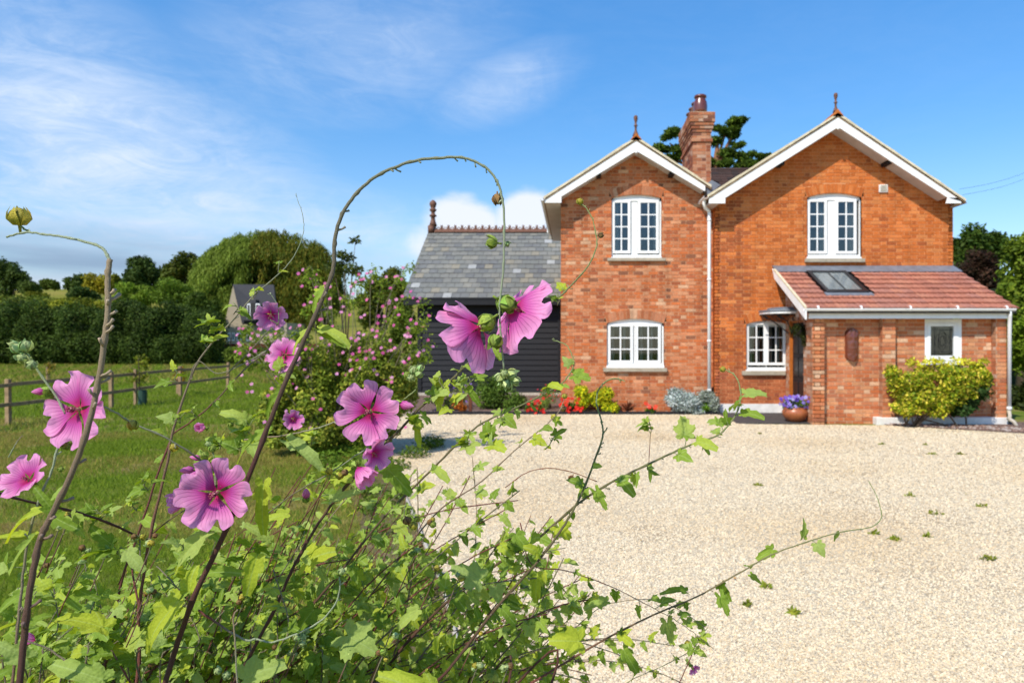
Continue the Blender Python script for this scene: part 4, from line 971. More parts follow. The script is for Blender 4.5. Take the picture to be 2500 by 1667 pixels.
# field fence: posts and rails
ff = empty('post_and_rail_fence', (-11, 16, 0), 'weathered wooden post and rail fence across the lawn', 'fence')
fp = [(-10.3, 9.6), (-10.84, 13.1), (-11.0, 16.25), (-11.46, 19.9), (-11.85, 23.4)]
for i, (x, y) in enumerate(fp):
    q = MB(); q.obox((x-.04, y-.04, -.1), (.08, 0, 0), (0, .08, 0), (random.uniform(-.02, .02), 0, .98)); q.build('post', M['fencewood'], ff, bevel=.008)
for (a, b) in zip(fp, fp[1:]):
    for z in (.36, .74):
        q = MB(); q.obox((a[0]+.05, a[1], z+random.uniform(-.01, .01)), (b[0]-a[0], b[1]-a[1], random.uniform(-.01, .01)), (.03, 0, 0), (0, 0, .07)); q.build('rail', M['fencewood'], ff)
def sapling(px, Y, ytop, label, pal, n=260, guard=False, w=20):
    base = Vector((PX(px, Y), Y, 0)); t = empty('sapling', base, label, 'sapling', None); zt = PZ(ytop, Y)
    q = MB(); q.tube([base-Vector((0, 0, .1)), base+Vector((.02, 0, zt*.5)), Vector((base.x, Y, zt))], [.018, .014, .006], 6)
    for k in range(7):
        z = zt*(.35+.08*k); a = k*2.4; q.tube([(base.x, Y, z), (base.x+.25*math.cos(a), Y+.25*math.sin(a), z+.22)], [.008, .003], 4)
    q.build('trunk', M['bark'], t)
    st = MB(); st.box(base.x-.11, base.x-.05, Y-.03, Y+.03, -.05, min(zt*.75, 1.0)); st.build('stake', M['fencewood'], t)
    if guard: g = MB(); g.lathe(base+Vector((.10, 0, 0)), [(.10, 0), (.10, .38), (.092, .38), (.09, .01)], 12); g.build('tree_guard', M['guard'], t)
    v, f, c = cloud(sub_clumps([((base.x, Y, zt*.72), (w*Y/F, w*Y/F, zt*.36))], 8, .35), n, .09, pal, droop=.3); np_mesh('crown', v, f, c, M['leafs'], t)
sapling(338, 17.2, 872, 'young staked tree with dark green guard by the field fence', [(.10, .14, .02), (.14, .16, .03)], 220, True, 32)
sapling(440, 20.6, 894, 'thin young tree with orange brown leaves by the field fence', [(.20, .12, .03), (.13, .13, .03)], 200, False, 16)
sapling(120, 27, 884, 'small reddish leaved sapling standing in the far grass', [(.16, .12, .03), (.10, .12, .03)], 160, False, 14)

def shrub(name, clumps, n, size, pal, label, cat='shrub', m='leafs', subn=7, asp=.55, stems=5, k=.42, group=None, up=.35, droop=0, bark='bark'):
    c0 = clumps[0][0]; base = Vector((c0[0], c0[1], 0)); t = empty(name, base, label, cat, group)
    q = MB()
    for i in range(stems):
        c = random.choice(clumps)[0]; q.tube([base+Vector((random.uniform(-.05, .05), random.uniform(-.04, .04), -.02)), base.lerp(Vector(c), .5)+Vector((random.uniform(-.05, .05), 0, 0)), Vector(c)+Vector((random.uniform(-.1, .1), 0, random.uniform(0, .1)))], [.014, .010, .004], 5)
    q.build('stems', M[bark], t)
    cs = sub_clumps(clumps, subn, k) if subn else clumps
    v, f, c = cloud(cs, n, size, pal, asp=asp, up=up, droop=droop); np_mesh('foliage', v, f, c, M[m], t)
    return t
# far hedge
hc = []
for i in range(30):
    px = -60+i*20; hc.append(ell(px, 806+14*math.sin(i*.9)+random.uniform(-10, 10), 28, 52+random.uniform(-8, 14), 47+random.uniform(-.8, 2)))
hc += [ell(random.uniform(-40, 520), random.uniform(748, 772), random.uniform(16, 30), random.uniform(14, 30), 47.2) for _ in range(16)]
hd = empty('hedge', (PX(250, 47), 47, 0), 'long dark dense hedge across the far side of the lawn', 'hedge')
q = MB()
for i in range(14): x = PX(-40+i*46, 48); q.tube([(x, 48, -.2), (x+.2, 48, 2.2)], [.07, .03], 5)
q.build('stems', M['bark'], hd)
hc += [ell(-60+i*20, 856+random.uniform(-6, 6), 28, 42, 46.2+random.uniform(-.5, .8)) for i in range(30)]
v, f, c = cloud(hc, 110000, .16, [(.022, .045, .014), (.03, .058, .018), (.04, .07, .022), (.015, .03, .01)], shell=.6); np_mesh('foliage', v, f, c, M['leafs'], hd)
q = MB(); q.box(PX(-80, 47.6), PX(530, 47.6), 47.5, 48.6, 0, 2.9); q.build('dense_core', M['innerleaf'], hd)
hc = [ell(570+i*22, 868+random.uniform(-3, 3), 22, 20, 41) for i in range(6)]
shrub('shrub', hc, 5000, .14, [(.05, .08, .02), (.06, .10, .025)], 'rounded clipped green shrub in front of the red-brown fence', subn=0)
# scrub between hedge and hill
k = 0
for (px, py, rx, ry, Y, pal, lb) in ((60, 745, 90, 26, 62, [(.05, .085, .02), (.07, .10, .025)], 'olive scrub bush above the hedge at its left end'),
    (205, 716, 36, 24, 70, [(.02, .045, .02), (.03, .055, .02)], 'dark round bush on the hillside beneath the yellow one'),
    (245, 690, 38, 30, 74, [(.16, .15, .02), (.13, .14, .02)], 'yellow green bush on the hillside crest'),
    (190, 690, 30, 22, 84, [(.03, .055, .02)], 'small dark tree on the hill crest beside the yellow bush'),
    (285, 690, 18, 24, 78, [(.10, .12, .02), (.05, .08, .02)], 'narrow olive bush right of the yellow hillside bush'),
    (180, 745, 70, 22, 60, [(.10, .12, .02), (.07, .10, .02)], 'yellow green brambles above the middle of the hedge'),
    (75, 702, 26, 16, 95, [(.035, .06, .02)], 'small round bush on the hill below the left edge tree'),
    (122, 694, 22, 10, 110, [(.04, .065, .02)], 'tiny bush alone on the hill skyline'),
    (-10, 738, 50, 22, 58, [(.09, .12, .02), (.06, .09, .02)], 'olive green scrub at the left end of the field above the hedge'),
    (130, 752, 46, 20, 55, [(.12, .14, .02), (.09, .12, .02)], 'yellowish low scrub mound above the left half of the hedge'),
    (262, 752, 44, 18, 56, [(.10, .13, .02), (.12, .13, .03)], 'yellow olive low scrub mound left of the bright green bush'),
    (90, 722, 26, 9, 80, [(.08, .10, .02)], 'thin strip of scrub lying across the yellow hillside'),
    (372, 760, 52, 26, 53, [(.06, .10, .02), (.04, .07, .02)], 'green bush poking above the hedge below the hill trees'),
    (450, 765, 46, 24, 53, [(.045, .08, .02), (.035, .06, .015)], 'dark green bush poking above the right end of the hedge'),
    (330, 715, 50, 34, 60, [(.07, .13, .02), (.09, .15, .03)], 'bright green bush in front of the dark hill trees'),
    (420, 712, 55, 34, 58, [(.06, .11, .02), (.05, .09, .02)], 'mid green bush left of the willow'),
    (490, 745, 50, 36, 56, [(.03, .06, .015), (.045, .08, .02)], 'dark bush beside the distant beige house')):
    shrub('bush', [ell(px, py, rx, ry, Y), ell(px-rx*.5, py+ry*.4, rx*.6, ry*.6, Y), ell(px+rx*.5, py+ry*.4, rx*.6, ry*.6, Y)], 3800, .22*Y/60, pal, lb, 'bush', subn=7)
tree(20, 8, 110, [(10, 655, 38, 22), (45, 668, 25, 14)], 5000, .42, [(.025, .05, .02), (.035, .06, .02)], 'rounded tree on the hill at the left edge', trunk_r=.3, skirt=2.4)
tree(345, 3, 72, [(345, 655, 36, 30), (325, 675, 22, 18), (375, 668, 26, 22)], 8000, .3, [(.022, .045, .018), (.03, .055, .02)], 'dark round headed tree left of the willow', trunk_r=.3, skirt=1.6)
tree(450, 3, 70, [(455, 645, 42, 34), (420, 665, 28, 22), (500, 668, 40, 26)], 9000, .3, [(.03, .05, .015), (.045, .07, .02), (.06, .075, .02)], 'dark olive tree just beside the willow', trunk_r=.3, skirt=1.8)
# willow
def willow():
    Y = 66; base = Vector((PX(670, Y), Y, 0)); t = empty('willow_tree', base, 'large weeping willow with drooping green and olive branches', 'tree')
    q = MB(); q.tube([base, base+Vector((.2, 0, 3)), base+Vector((0, 0, 6))], [.6, .45, .3], 8)
    for k in range(8): a = k*.8; q.tube([base+Vector((0, 0, 4)), base+Vector((2.5*math.cos(a), 1.5*math.sin(a), 7)), base+Vector((4*math.cos(a), 2.5*math.sin(a), 8.5))], [.25, .15, .05], 6)
    q.build('trunk', M['bark'], t)
    base_c = [ell(640, 655, 110, 75, Y), ell(560, 690, 70, 70, Y), ell(740, 670, 95, 82, Y), ell(800, 720, 50, 60, Y), ell(690, 740, 120, 60, Y)]
    cl = []
    for (c, r) in base_c:
        for _ in range(60):
            d = unit(1)[0]; d[2] = d[2] if d[2] > -.3 else -d[2]; d[1] = -abs(d[1]); p = np.array(c)+d*np.array(r)*random.uniform(.6, .92); p[2] -= .4; cl.append((tuple(p), (.62*random.uniform(.6, 1.4), .55, 1.1*random.uniform(.6, 1.3))))
    for _ in range(230):
        a = random.uniform(.05, math.pi-.05); q_ = random.uniform(.55, .97); u = math.cos(a)*q_; w = math.sin(a)*q_
        c0 = ell(672+u*176, 700-w*118, 14, 12, Y); cl.append(((c0[0][0], Y-3.6*math.sqrt(max(0, 1-q_*q_*.9))-.5, c0[0][2]), (.65, .6, .75)))
    for _ in range(120):
        c0 = ell(random.uniform(520, 850), random.uniform(700, 800), 14, 16, Y); cl.append(((c0[0][0], Y-3.4+random.uniform(-.8, .8), c0[0][2]), (.6, .6, 1.0)))
    for _ in range(60):
        a = random.uniform(.1, math.pi-.1); c0 = ell(672+math.cos(a)*178, 700-math.sin(a)*122+random.uniform(-8, 6), 10, 8, Y); cl.append(((c0[0][0], Y-1.5, c0[0][2]), (.45, .5, .5)))
    vL, fL, cL = cloud([x for x in cl if x[0][0] < PX(655, Y)], 64000, .38, [(.085, .135, .035), (.10, .155, .04), (.06, .10, .025)], asp=.17, droop=1.7, shell=.3)
    vR, fR, cR = cloud([x for x in cl if x[0][0] >= PX(655, Y)], 72000, .38, [(.06, .085, .018), (.09, .09, .02), (.04, .065, .015)], asp=.17, droop=1.7, shell=.3)
    v, f, c = join([(vL, fL, cL), (vR, fR, cR)]); np_mesh('crown', v, f, c, M['leafs'], t)
    q = MB()
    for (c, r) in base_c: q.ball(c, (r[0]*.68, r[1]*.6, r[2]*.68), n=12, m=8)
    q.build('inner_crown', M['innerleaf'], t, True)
willow()
tree(935, 1, 44, [(960, 672, 38, 24), (925, 700, 34, 30), (900, 735, 30, 35), (975, 720, 30, 40)], 9000, .2, [(.05, .065, .018), (.07, .09, .02), (.03, .05, .02)], 'round olive topped tree left of the slate roof', trunk_r=.2, skirt=1.5)
tree(845, 0, 13.5, [(868, 585, 14, 9), (840, 625, 26, 16), (862, 660, 26, 18), (815, 655, 24, 24)], 900, .075, [(.03, .05, .02), (.05, .07, .025)], 'thin open garden tree rising behind the flowering bush', trunk_r=.03, subn=6, k=.5)
shrub('bush', [ell(1000, 800, 26, 50, 26), ell(975, 830, 30, 40, 26), ell(1010, 860, 26, 34, 25)], 4500, .12, [(.05, .085, .015), (.035, .065, .015)], 'green bush between the flowering lavatera and the black boarded wall', 'bush')
# pine behind the chimney
def pine():
    Y = 29; base = Vector((PX(1722, Y), Y, 0)); t = empty('pine_tree', base, 'scots pine with flat dark needle clumps behind the chimney', 'tree')
    q = MB(); tops = [(1635, 350), (1610, 375), (1770, 330), (1805, 300), (1770, 395), (1850, 395), (1720, 400), (1650, 330)]
    m1 = P(1740, 470, Y); m2 = P(1748, 395, Y)
    q.tube([base, base.lerp(m1, .6)+Vector((.2, 0, 0)), m1, m2, P(1752, 345, Y)], [.35, .28, .2, .13, .06], 8)
    for (x, y) in tops: e = P(x, y, Y); s = m1.lerp(m2, random.uniform(.2, 1)); q.tube([s, s.lerp(e, .5)+Vector((0, 0, .15)), e], [.10, .07, .03], 6)
    q.build('trunk', M['pinebark'], t, True)
    cl = [ell(*c, Y) for c in ((1640, 330, 30, 18), (1612, 362, 26, 16), (1655, 372, 34, 18), (1628, 392, 26, 12), (1760, 318, 24, 14), (1805, 300, 30, 13), (1790, 325, 22, 12), (1745, 345, 18, 12), (1775, 375, 30, 10), (1820, 385, 34, 13), (1865, 385, 24, 12), (1760, 402, 40, 16), (1830, 408, 44, 12), (1700, 395, 30, 16), (1800, 352, 18, 7))]
    v, f, c = cloud(sub_clumps(cl, 7, .40, .7), 32000, .15, [(.03, .062, .015), (.045, .085, .02), (.065, .11, .025), (.018, .04, .012)], asp=.3, up=.6, shell=.2, cl_var=.4); np_mesh('crown', v, f, c, M['leafs'], t)
pine()
# trees on the right
tree(2390, 0, 34, [(2370, 600, 55, 30), (2420, 590, 30, 26), (2345, 620, 30, 30)], 12000, .22, [(.022, .05, .015), (.035, .065, .018)], 'tall dark green tree right of the right gable', trunk_r=.3, skirt=2.5)
tree(2400, 0, 28, [(2390, 655, 50, 45), (2420, 700, 45, 50), (2440, 760, 50, 40)], 14000, .15, [(.022, .012, .016), (.032, .018, .022), (.015, .012, .013)], 'dark purple leaved tree behind the porch roof', trunk_r=.3, skirt=1.5)
tree(2500, 0, 24, [(2510, 625, 62, 60), (2500, 700, 60, 60), (2540, 570, 40, 40), (2520, 780, 60, 60)], 16000, .16, [(.07, .12, .02), (.10, .15, .03), (.05, .09, .02)], 'lighter green leafy tree at the right edge', trunk_r=.25, skirt=1.6)
shrub('bush', [ell(2510, 860, 60, 60, 19), ell(2500, 800, 40, 40, 19)], 7000, .13, [(.06, .11, .015), (.08, .14, .02)], 'bright green bush right of the porch downpipe', 'bush')
shrub('bush', [ell(2520, 960, 75, 70, 17), ell(2560, 1000, 75, 50, 16)], 7000, .12, [(.012, .022, .008), (.018, .03, .012)], 'very dark shaded bush low beside the porch', 'bush')  # deep shade beside the porch is put into the black-green leaf colours
q = MB(); q.box(PX(2420, 26), PX(2720, 26), 25.6, 26.6, 0, 3.6); tag(q.build('shade_block', M['innerleaf']), 'dark block added as deep shade at the right edge behind the bushes', 'wall')  # dark block added to stand for the deep shade under the trees
# overhead cables
for (a, b, nm) in (((2350, 476), (2560, 409), 'lower of the two overhead cables right of the house'), ((2343, 462), (2560, 395), 'upper and fainter of the two overhead cables right of the house')):
    q = MB(); p0, p1 = P(*a, 16), P(*b, 20); q.tube([p0.lerp(p1, t/8)-Vector((0, 0, .12*math.sin(math.pi*t/8))) for t in range(9)], .0035, 5); tag(q.build('overhead_cable', M['blackplastic']), nm, 'cable')

# ------------------------------------------------------------------ bed plants by the house
def flowers_on(parent, pts, r, cols, name='flower', m='flowerlet'):
    for p in pts:
        q = MB(); col = random.choice(cols); n = Vector((random.uniform(-.5, .4), -1, random.uniform(.2, .9))).normalized(); a = n.cross(Vector((0, 0, 1))).normalized(); b = a.cross(n)
        for k in range(5):
            t0 = k*1.2566+random.random()*.2; d = a*math.cos(t0)+b*math.sin(t0); e = n.cross(d)
            q.add([p, p+d*r*.6+e*r*.38+n*r*.1, p+d*r*1.05+n*r*.02, p+d*r*.6-e*r*.38+n*r*.1], [(0, 1, 2, 3)], tuple(c*random.uniform(.85, 1.1) for c in col))
        q.ball(p+n*r*.1, r*.14, (.5, .35, .1), 5, 3)
        q.build(name, M[m], parent)
YELG = [(.30, .34, .02), (.38, .38, .03), (.20, .28, .02), (.12, .20, .02)]
sh1 = shrub('euonymus_shrub', [ell(1420, 968, 24, 30, 15.2, .3), ell(1465, 972, 36, 32, 15.15, .3), ell(1490, 995, 22, 20, 15.1, .25)], 5200, .055, YELG, 'golden yellow and green rounded shrub under the left gable', subn=9)
geo = lambda x, y, Y: P(x, y, Y)
for (x0, x1, lb) in ((1282, 1328, 'clump of red flowers nearest the black boarded wall'), (1368, 1422, 'clump of red flowers left of the golden shrub')):
    m = (x0+x1)/2; t = shrub('red_bedding_plant', [ell(m, 995, (x1-x0)/2, 14, 15.1, .18)], 900, .05, [(.04, .08, .02), (.05, .10, .02)], lb, 'flowers', subn=5, group='clumps of red bedding flowers')
    flowers_on(t, [P(random.uniform(x0, x1), random.uniform(972, 1008), 14.96+random.uniform(-.06, .06)) for _ in range(26)], .045, [(.75, .012, .008), (.85, .03, .015), (.60, .01, .01)])
t = shrub('red_bedding_plant', [ell(1588, 1002, 15, 13, 15.05, .15)], 500, .05, [(.04, .08, .02)], 'single small plant with three salmon red blooms', 'flowers', subn=4)
flowers_on(t, [P(1577, 985, 14.95), P(1583, 990, 14.95), P(1586, 993, 14.93), P(1599, 996, 14.93), P(1601, 992, 14.95)], .055, [(.80, .06, .03), (.85, .22, .16)])
SIL = [(.42, .47, .44), (.52, .56, .53), (.34, .40, .36), (.26, .33, .28)]
shrub('silver_shrub', [ell(1650, 975, 28, 28, 15.1, .28), ell(1680, 985, 38, 30, 15.1, .3), ell(1648, 958, 18, 14, 15.1, .15), ell(1700, 1000, 30, 16, 15.0, .2)], 5200, .085, SIL, 'large silvery white shrub in the bed left of the downpipe', m='silver', subn=10, asp=.28)
shrub('grey_shrub', [ell(1720, 975, 24, 26, 15.1, .2), ell(1745, 990, 18, 24, 15.05, .2)], 2600, .075, [(.30, .34, .28), (.38, .42, .36), (.22, .26, .18)], 'smaller grey green shrub at the foot of the downpipe', m='silver', subn=8, asp=.25)
shrub('green_plant', [ell(1724, 998, 15, 14, 14.98, .12)], 600, .07, [(.05, .12, .02), (.07, .15, .03)], 'small bright green plant in front of the grey shrub', 'plant', subn=4)
# purple cordyline
cd = empty('cordyline', P(1532, 1005, 15.2), 'small spiky dark purple cordyline beside the golden shrub', 'plant')
b0 = P(1532, 1004, 15.2)
for k in range(24):
    a = random.uniform(-1.25, 1.25); q = MB(); L_ = random.uniform(.22, .32); d = Vector((math.sin(a), random.uniform(-.5, .3), math.cos(a)*.95)); s = Vector((.014, .004, 0))
    q.add([b0-s, b0+s, b0+d*L_*.6+s*.8, b0+d*L_*.6-s*.8, b0+d*L_+Vector((0, 0, -.02))], [(0, 1, 2, 3), (3, 2, 4)], (.06, .02, .02)); q.build('leaf', M['leafs'], cd)
shrub('green_shrub', [ell(1215, 950, 52, 48, 16.6, .5), ell(1190, 975, 40, 34, 16.2, .4), ell(1250, 980, 36, 32, 16.2, .4)], 6500, .06, [(.03, .065, .018), (.045, .09, .025), (.06, .11, .03)], 'dark green shrub against the black boarded wall', subn=9)
t = shrub('salvia_plant', [ell(1345, 965, 26, 30, 16.4, .3), ell(1330, 985, 22, 20, 16, .25)], 1800, .045, [(.08, .14, .05), (.10, .16, .06)], 'airy green plant with small red flower spikes by the house corner', 'plant', subn=6, asp=.3)
flowers_on(t, [P(random.uniform(1312, 1370), random.uniform(935, 985), 16.1) for _ in range(22)], .022, [(.55, .03, .06), (.6, .08, .05)])
t = shrub('lavender_plant', [ell(1120, 965, 36, 34, 16.5, .3), ell(1085, 985, 34, 22, 15.8, .3)], 2400, .05, [(.08, .11, .05), (.10, .13, .06)], 'loose purple flowering plant left of the dark green shrub', 'plant', subn=6, asp=.3)
flowers_on(t, [P(random.uniform(1060, 1150), random.uniform(935, 1000), 15.9) for _ in range(46)], .026, [(.24, .12, .42), (.30, .18, .50)])
shrub('heather_plant', [ell(1125, 985, 24, 20, 15.4, .2)], 1500, .04, [(.30, .11, .04), (.22, .09, .04)], 'rusty orange low plant beside the iron post', 'plant', subn=5)
q = MB(); yy = 15.2; q.box(PX(1144, yy), PX(1152, yy), yy, yy+.06, 0, PZ(962, yy)); q.box(PX(1140, yy), PX(1156, yy), yy-.01, yy+.07, PZ(968, yy), PZ(962, yy)); tag(q.build('iron_post', M['rust'], bevel=.006), 'short rusty iron post in the flower bed', 'post')
bs = MB()
for _ in range(900):
    x = random.uniform(-4.2, 3.1); y = random.uniform(14.98, 15.4); s = random.uniform(.012, .03); c = random.choice([(.30, .22, .18), (.42, .33, .28), (.20, .14, .11), (.14, .09, .07)])
    bs.ball((x, y, .015), (s*1.3, s, s*.7), c, 5, 3)
bs.build('bark_mulch', M['gravelstone'], kind='stuff')['label'] = 'pinkish brown bark chips and stones mulching the bed'
bs = MB()
for _ in range(700):
    t = random.random(); x = 6.0+t*4; y = 12.9-t*1.9+random.uniform(.05, .75); s = random.uniform(.012, .035); c = random.choice([(.30, .20, .15), (.20, .12, .09), (.40, .33, .28)])
    bs.ball((x, y, .015), (s*1.3, s, s*.7), c, 5, 3)
bs.build('bark_mulch', M['gravelstone'], kind='stuff')['label'] = 'brown bark chips in the bed beneath the porch window'
q = MB(); yy = 14.93; q.box(PX(1010, yy), PX(1752, yy), yy, yy+.035, -.02, .07); tag(q.build('bed_edging', M['blackwood'], bevel=.005), 'low dark timber edging between gravel and flower bed', 'edging')
# flower pot by the door
fpp = empty('flower_pot', P(1938, 1028, 13.55), 'round glazed brown pot of purple pansies beside the door', 'flower pot')
q = MB(); c = Vector((PX(1941, 13.5), 13.5, .02)); q.lathe(c, [(.12, 0), (.19, .05), (.245, .14), (.25, .20), (.22, .255), (.20, .27), (.215, .29), (.19, .29), (.17, .25)], 24); q.build('pot', M['potclay'], fpp, True)
v, f, c_ = cloud([((c.x, c.y, .36), (.24, .22, .10))], 1000, .06, [(.04, .08, .02), (.06, .11, .03)]); np_mesh('foliage', v, f, c_, M['leafs'], fpp)
flowers_on(fpp, [Vector((c.x+random.uniform(-.30, .26), c.y-random.uniform(-.05, .22), .36+random.uniform(-.06, .17))) for _ in range(64)], .042, [(.18, .10, .55), (.30, .22, .70), (.12, .05, .40), (.45, .38, .80)])
# variegated climbing shrub under the porch window
t = shrub('climbing_shrub', [ell(2225, 945, 60, 45, 12.75, .30), ell(2290, 935, 60, 45, 12.75, .3), ell(2340, 925, 50, 40, 12.75, .28), ell(2200, 1000, 32, 22, 12.6, .2), ell(2270, 975, 60, 30, 12.7, .25), ell(2380, 905, 35, 24, 12.75, .2), ell(2180, 915, 22, 28, 12.8, .2), ell(2330, 965, 46, 34, 12.75, .26), ell(2385, 925, 34, 30, 12.78, .22), ell(2240, 990, 40, 26, 12.7, .22), ell(2295, 990, 40, 26, 12.62, .2), ell(2290, 910, 60, 24, 12.7, .22), ell(2250, 960, 50, 36, 12.6, .2), ell(2325, 940, 46, 34, 12.6, .2)], 20000, .058, [(.16, .21, .02), (.24, .27, .03), (.10, .17, .02), (.07, .12, .02), (.34, .32, .10)], 'large yellow green variegated shrub under the porch window', subn=10, stems=12)
v, f, c_ = cloud(sub_clumps([ell(2375, 960, 40, 45, 12.8, .22), ell(2345, 995, 30, 24, 12.8, .2), ell(2402, 940, 22, 28, 12.8, .15)], 8), 2600, .08, [(.015, .045, .02), (.025, .06, .03), (.03, .055, .035)]); o = np_mesh('foliage', v, f, c_, M['leafs'], t); o['label'] = 'dark green right hand part of the shrub'
v, f, c_ = cloud([ell(2225+i*22, 885+7*math.sin(i*2), 12, 9, 12.75, .1) for i in range(9)], 500, .07, [(.30, .34, .05)]); np_mesh('foliage', v, f, c_, M['leafs'], t)
q = MB()
for (a, b) in (((2205, 1050), (2225, 985)), ((2215, 1050), (2190, 990)), ((2345, 1052), (2290, 990)), ((2360, 1052), (2345, 990)), ((2240, 1020), (2330, 1045))):
    q.tube([P(*a, 12.8), P((a[0]+b[0])/2+6, (a[1]+b[1])/2, 12.75), P(*b, 12.75)], [.018, .015, .01], 6)
q.build('stems', M['bark'], t)
# weeds on the gravel
wg = [(2275, 1110, .10), (2345, 1110, .09), (2155, 1086, .05), (2282, 1256, .10), (2222, 1212, .07), (2396, 1238, .08), (2183, 1320, .06), (2265, 1312, .05), (1850, 1186, .06), (2135, 1305, .04), (1855, 1060, .04), (1940, 1500, .04), (1822, 1480, .03), (2410, 1368, .08), (1678, 1025, .05), (2260, 1087, .05), (1870, 1435, .05)]
WL = ['weed in front of the middle porch pier, farther of two', 'weed in front of the porch window, farther out of the pair', 'tiny weed straight ahead of the wall plaque', 'broad weed in mid drive, largest of the central cluster', 'weed just beyond and left of the broad mid drive weed', 'weed on the right side of the drive level with the broad one', 'small weed near the curled tip of the long low stem', 'small weed just nearer than the broad mid drive weed', 'small weed between the two rightmost arching stem tips', 'very small weed right beside the long low stem tip', 'tiny weed on the gravel just before the dark paving', 'tiny weed low in the drive right of the small pink flower', 'tiny weed beneath the long low stem', 'pale weed farthest down the right side of the drive', 'tiny weed in front of the silvery white shrub', 'small weed before the yellow shrub, close to the plinth', 'small weed just under the end of the long low stem']
for i, (x, y, s) in enumerate(wg):
    g = ground_pt(x, y); n = 46; v, f, c_ = cloud([((g.x, g.y, .010), (s*.75, s*.5, .014))], n, .034, [(.09, .13, .03), (.13, .16, .04)])
    tag(np_mesh('weed', v, f, c_, M['leafs']), WL[i], 'weed', 'weeds growing through the gravel')
low_cover('ground_cover', 2600, (11.1, 11.8), (9.2, 11.6), .05, [(.07, .12, .02), (.16, .12, .03)], 'grass and weeds along the right end of the drive', .05)
lc = []
for _ in range(16): lc.append(((random.uniform(-3.6, -1.9), random.uniform(8.2, 10.6), random.uniform(.03, .12)), (.22, .22, .09)))
for _ in range(46):
    i_ = random.randint(1, 5); t_ = random.random(); ex_ = EDGE[i_][0]*(1-t_)+EDGE[i_+1][0]*t_; ey_ = EDGE[i_][1]*(1-t_)+EDGE[i_+1][1]*t_; lc.append(((ex_-random.uniform(.02, .5), ey_, random.uniform(.02, .08)), (.10, .14, .06)))
v, f, c_ = cloud(lc, 12000, .04, [(.05, .10, .02), (.08, .14, .03)]); np_mesh('weeds', v, f, c_, M['leafs'], None, 'stuff')['label'] = 'low green weeds at the foot of the flowering bush'

fl_ = MB(); random.seed(9)
for _ in range(46):
    x = random.uniform(-1, 6.5); y = random.uniform(3.4, 12.5)
    if x < -.3*y+.6: continue
    a = random.uniform(0, 6.28); s = random.uniform(.010, .022); c = random.choice([(.26, .15, .05), (.18, .12, .05), (.30, .26, .06)]); ca, sa = math.cos(a)*s, math.sin(a)*s
    fl_.add([(x-ca, y-sa, .016), (x+sa*.4, y-ca*.4, .022), (x+ca, y+sa, .018), (x-sa*.4, y+ca*.4, .024)], [(0, 1, 2, 3)], c)
fl_.build('fallen_leaves', M['leafs'], kind='stuff')['label'] = 'small dry fallen leaves scattered on the gravel drive'
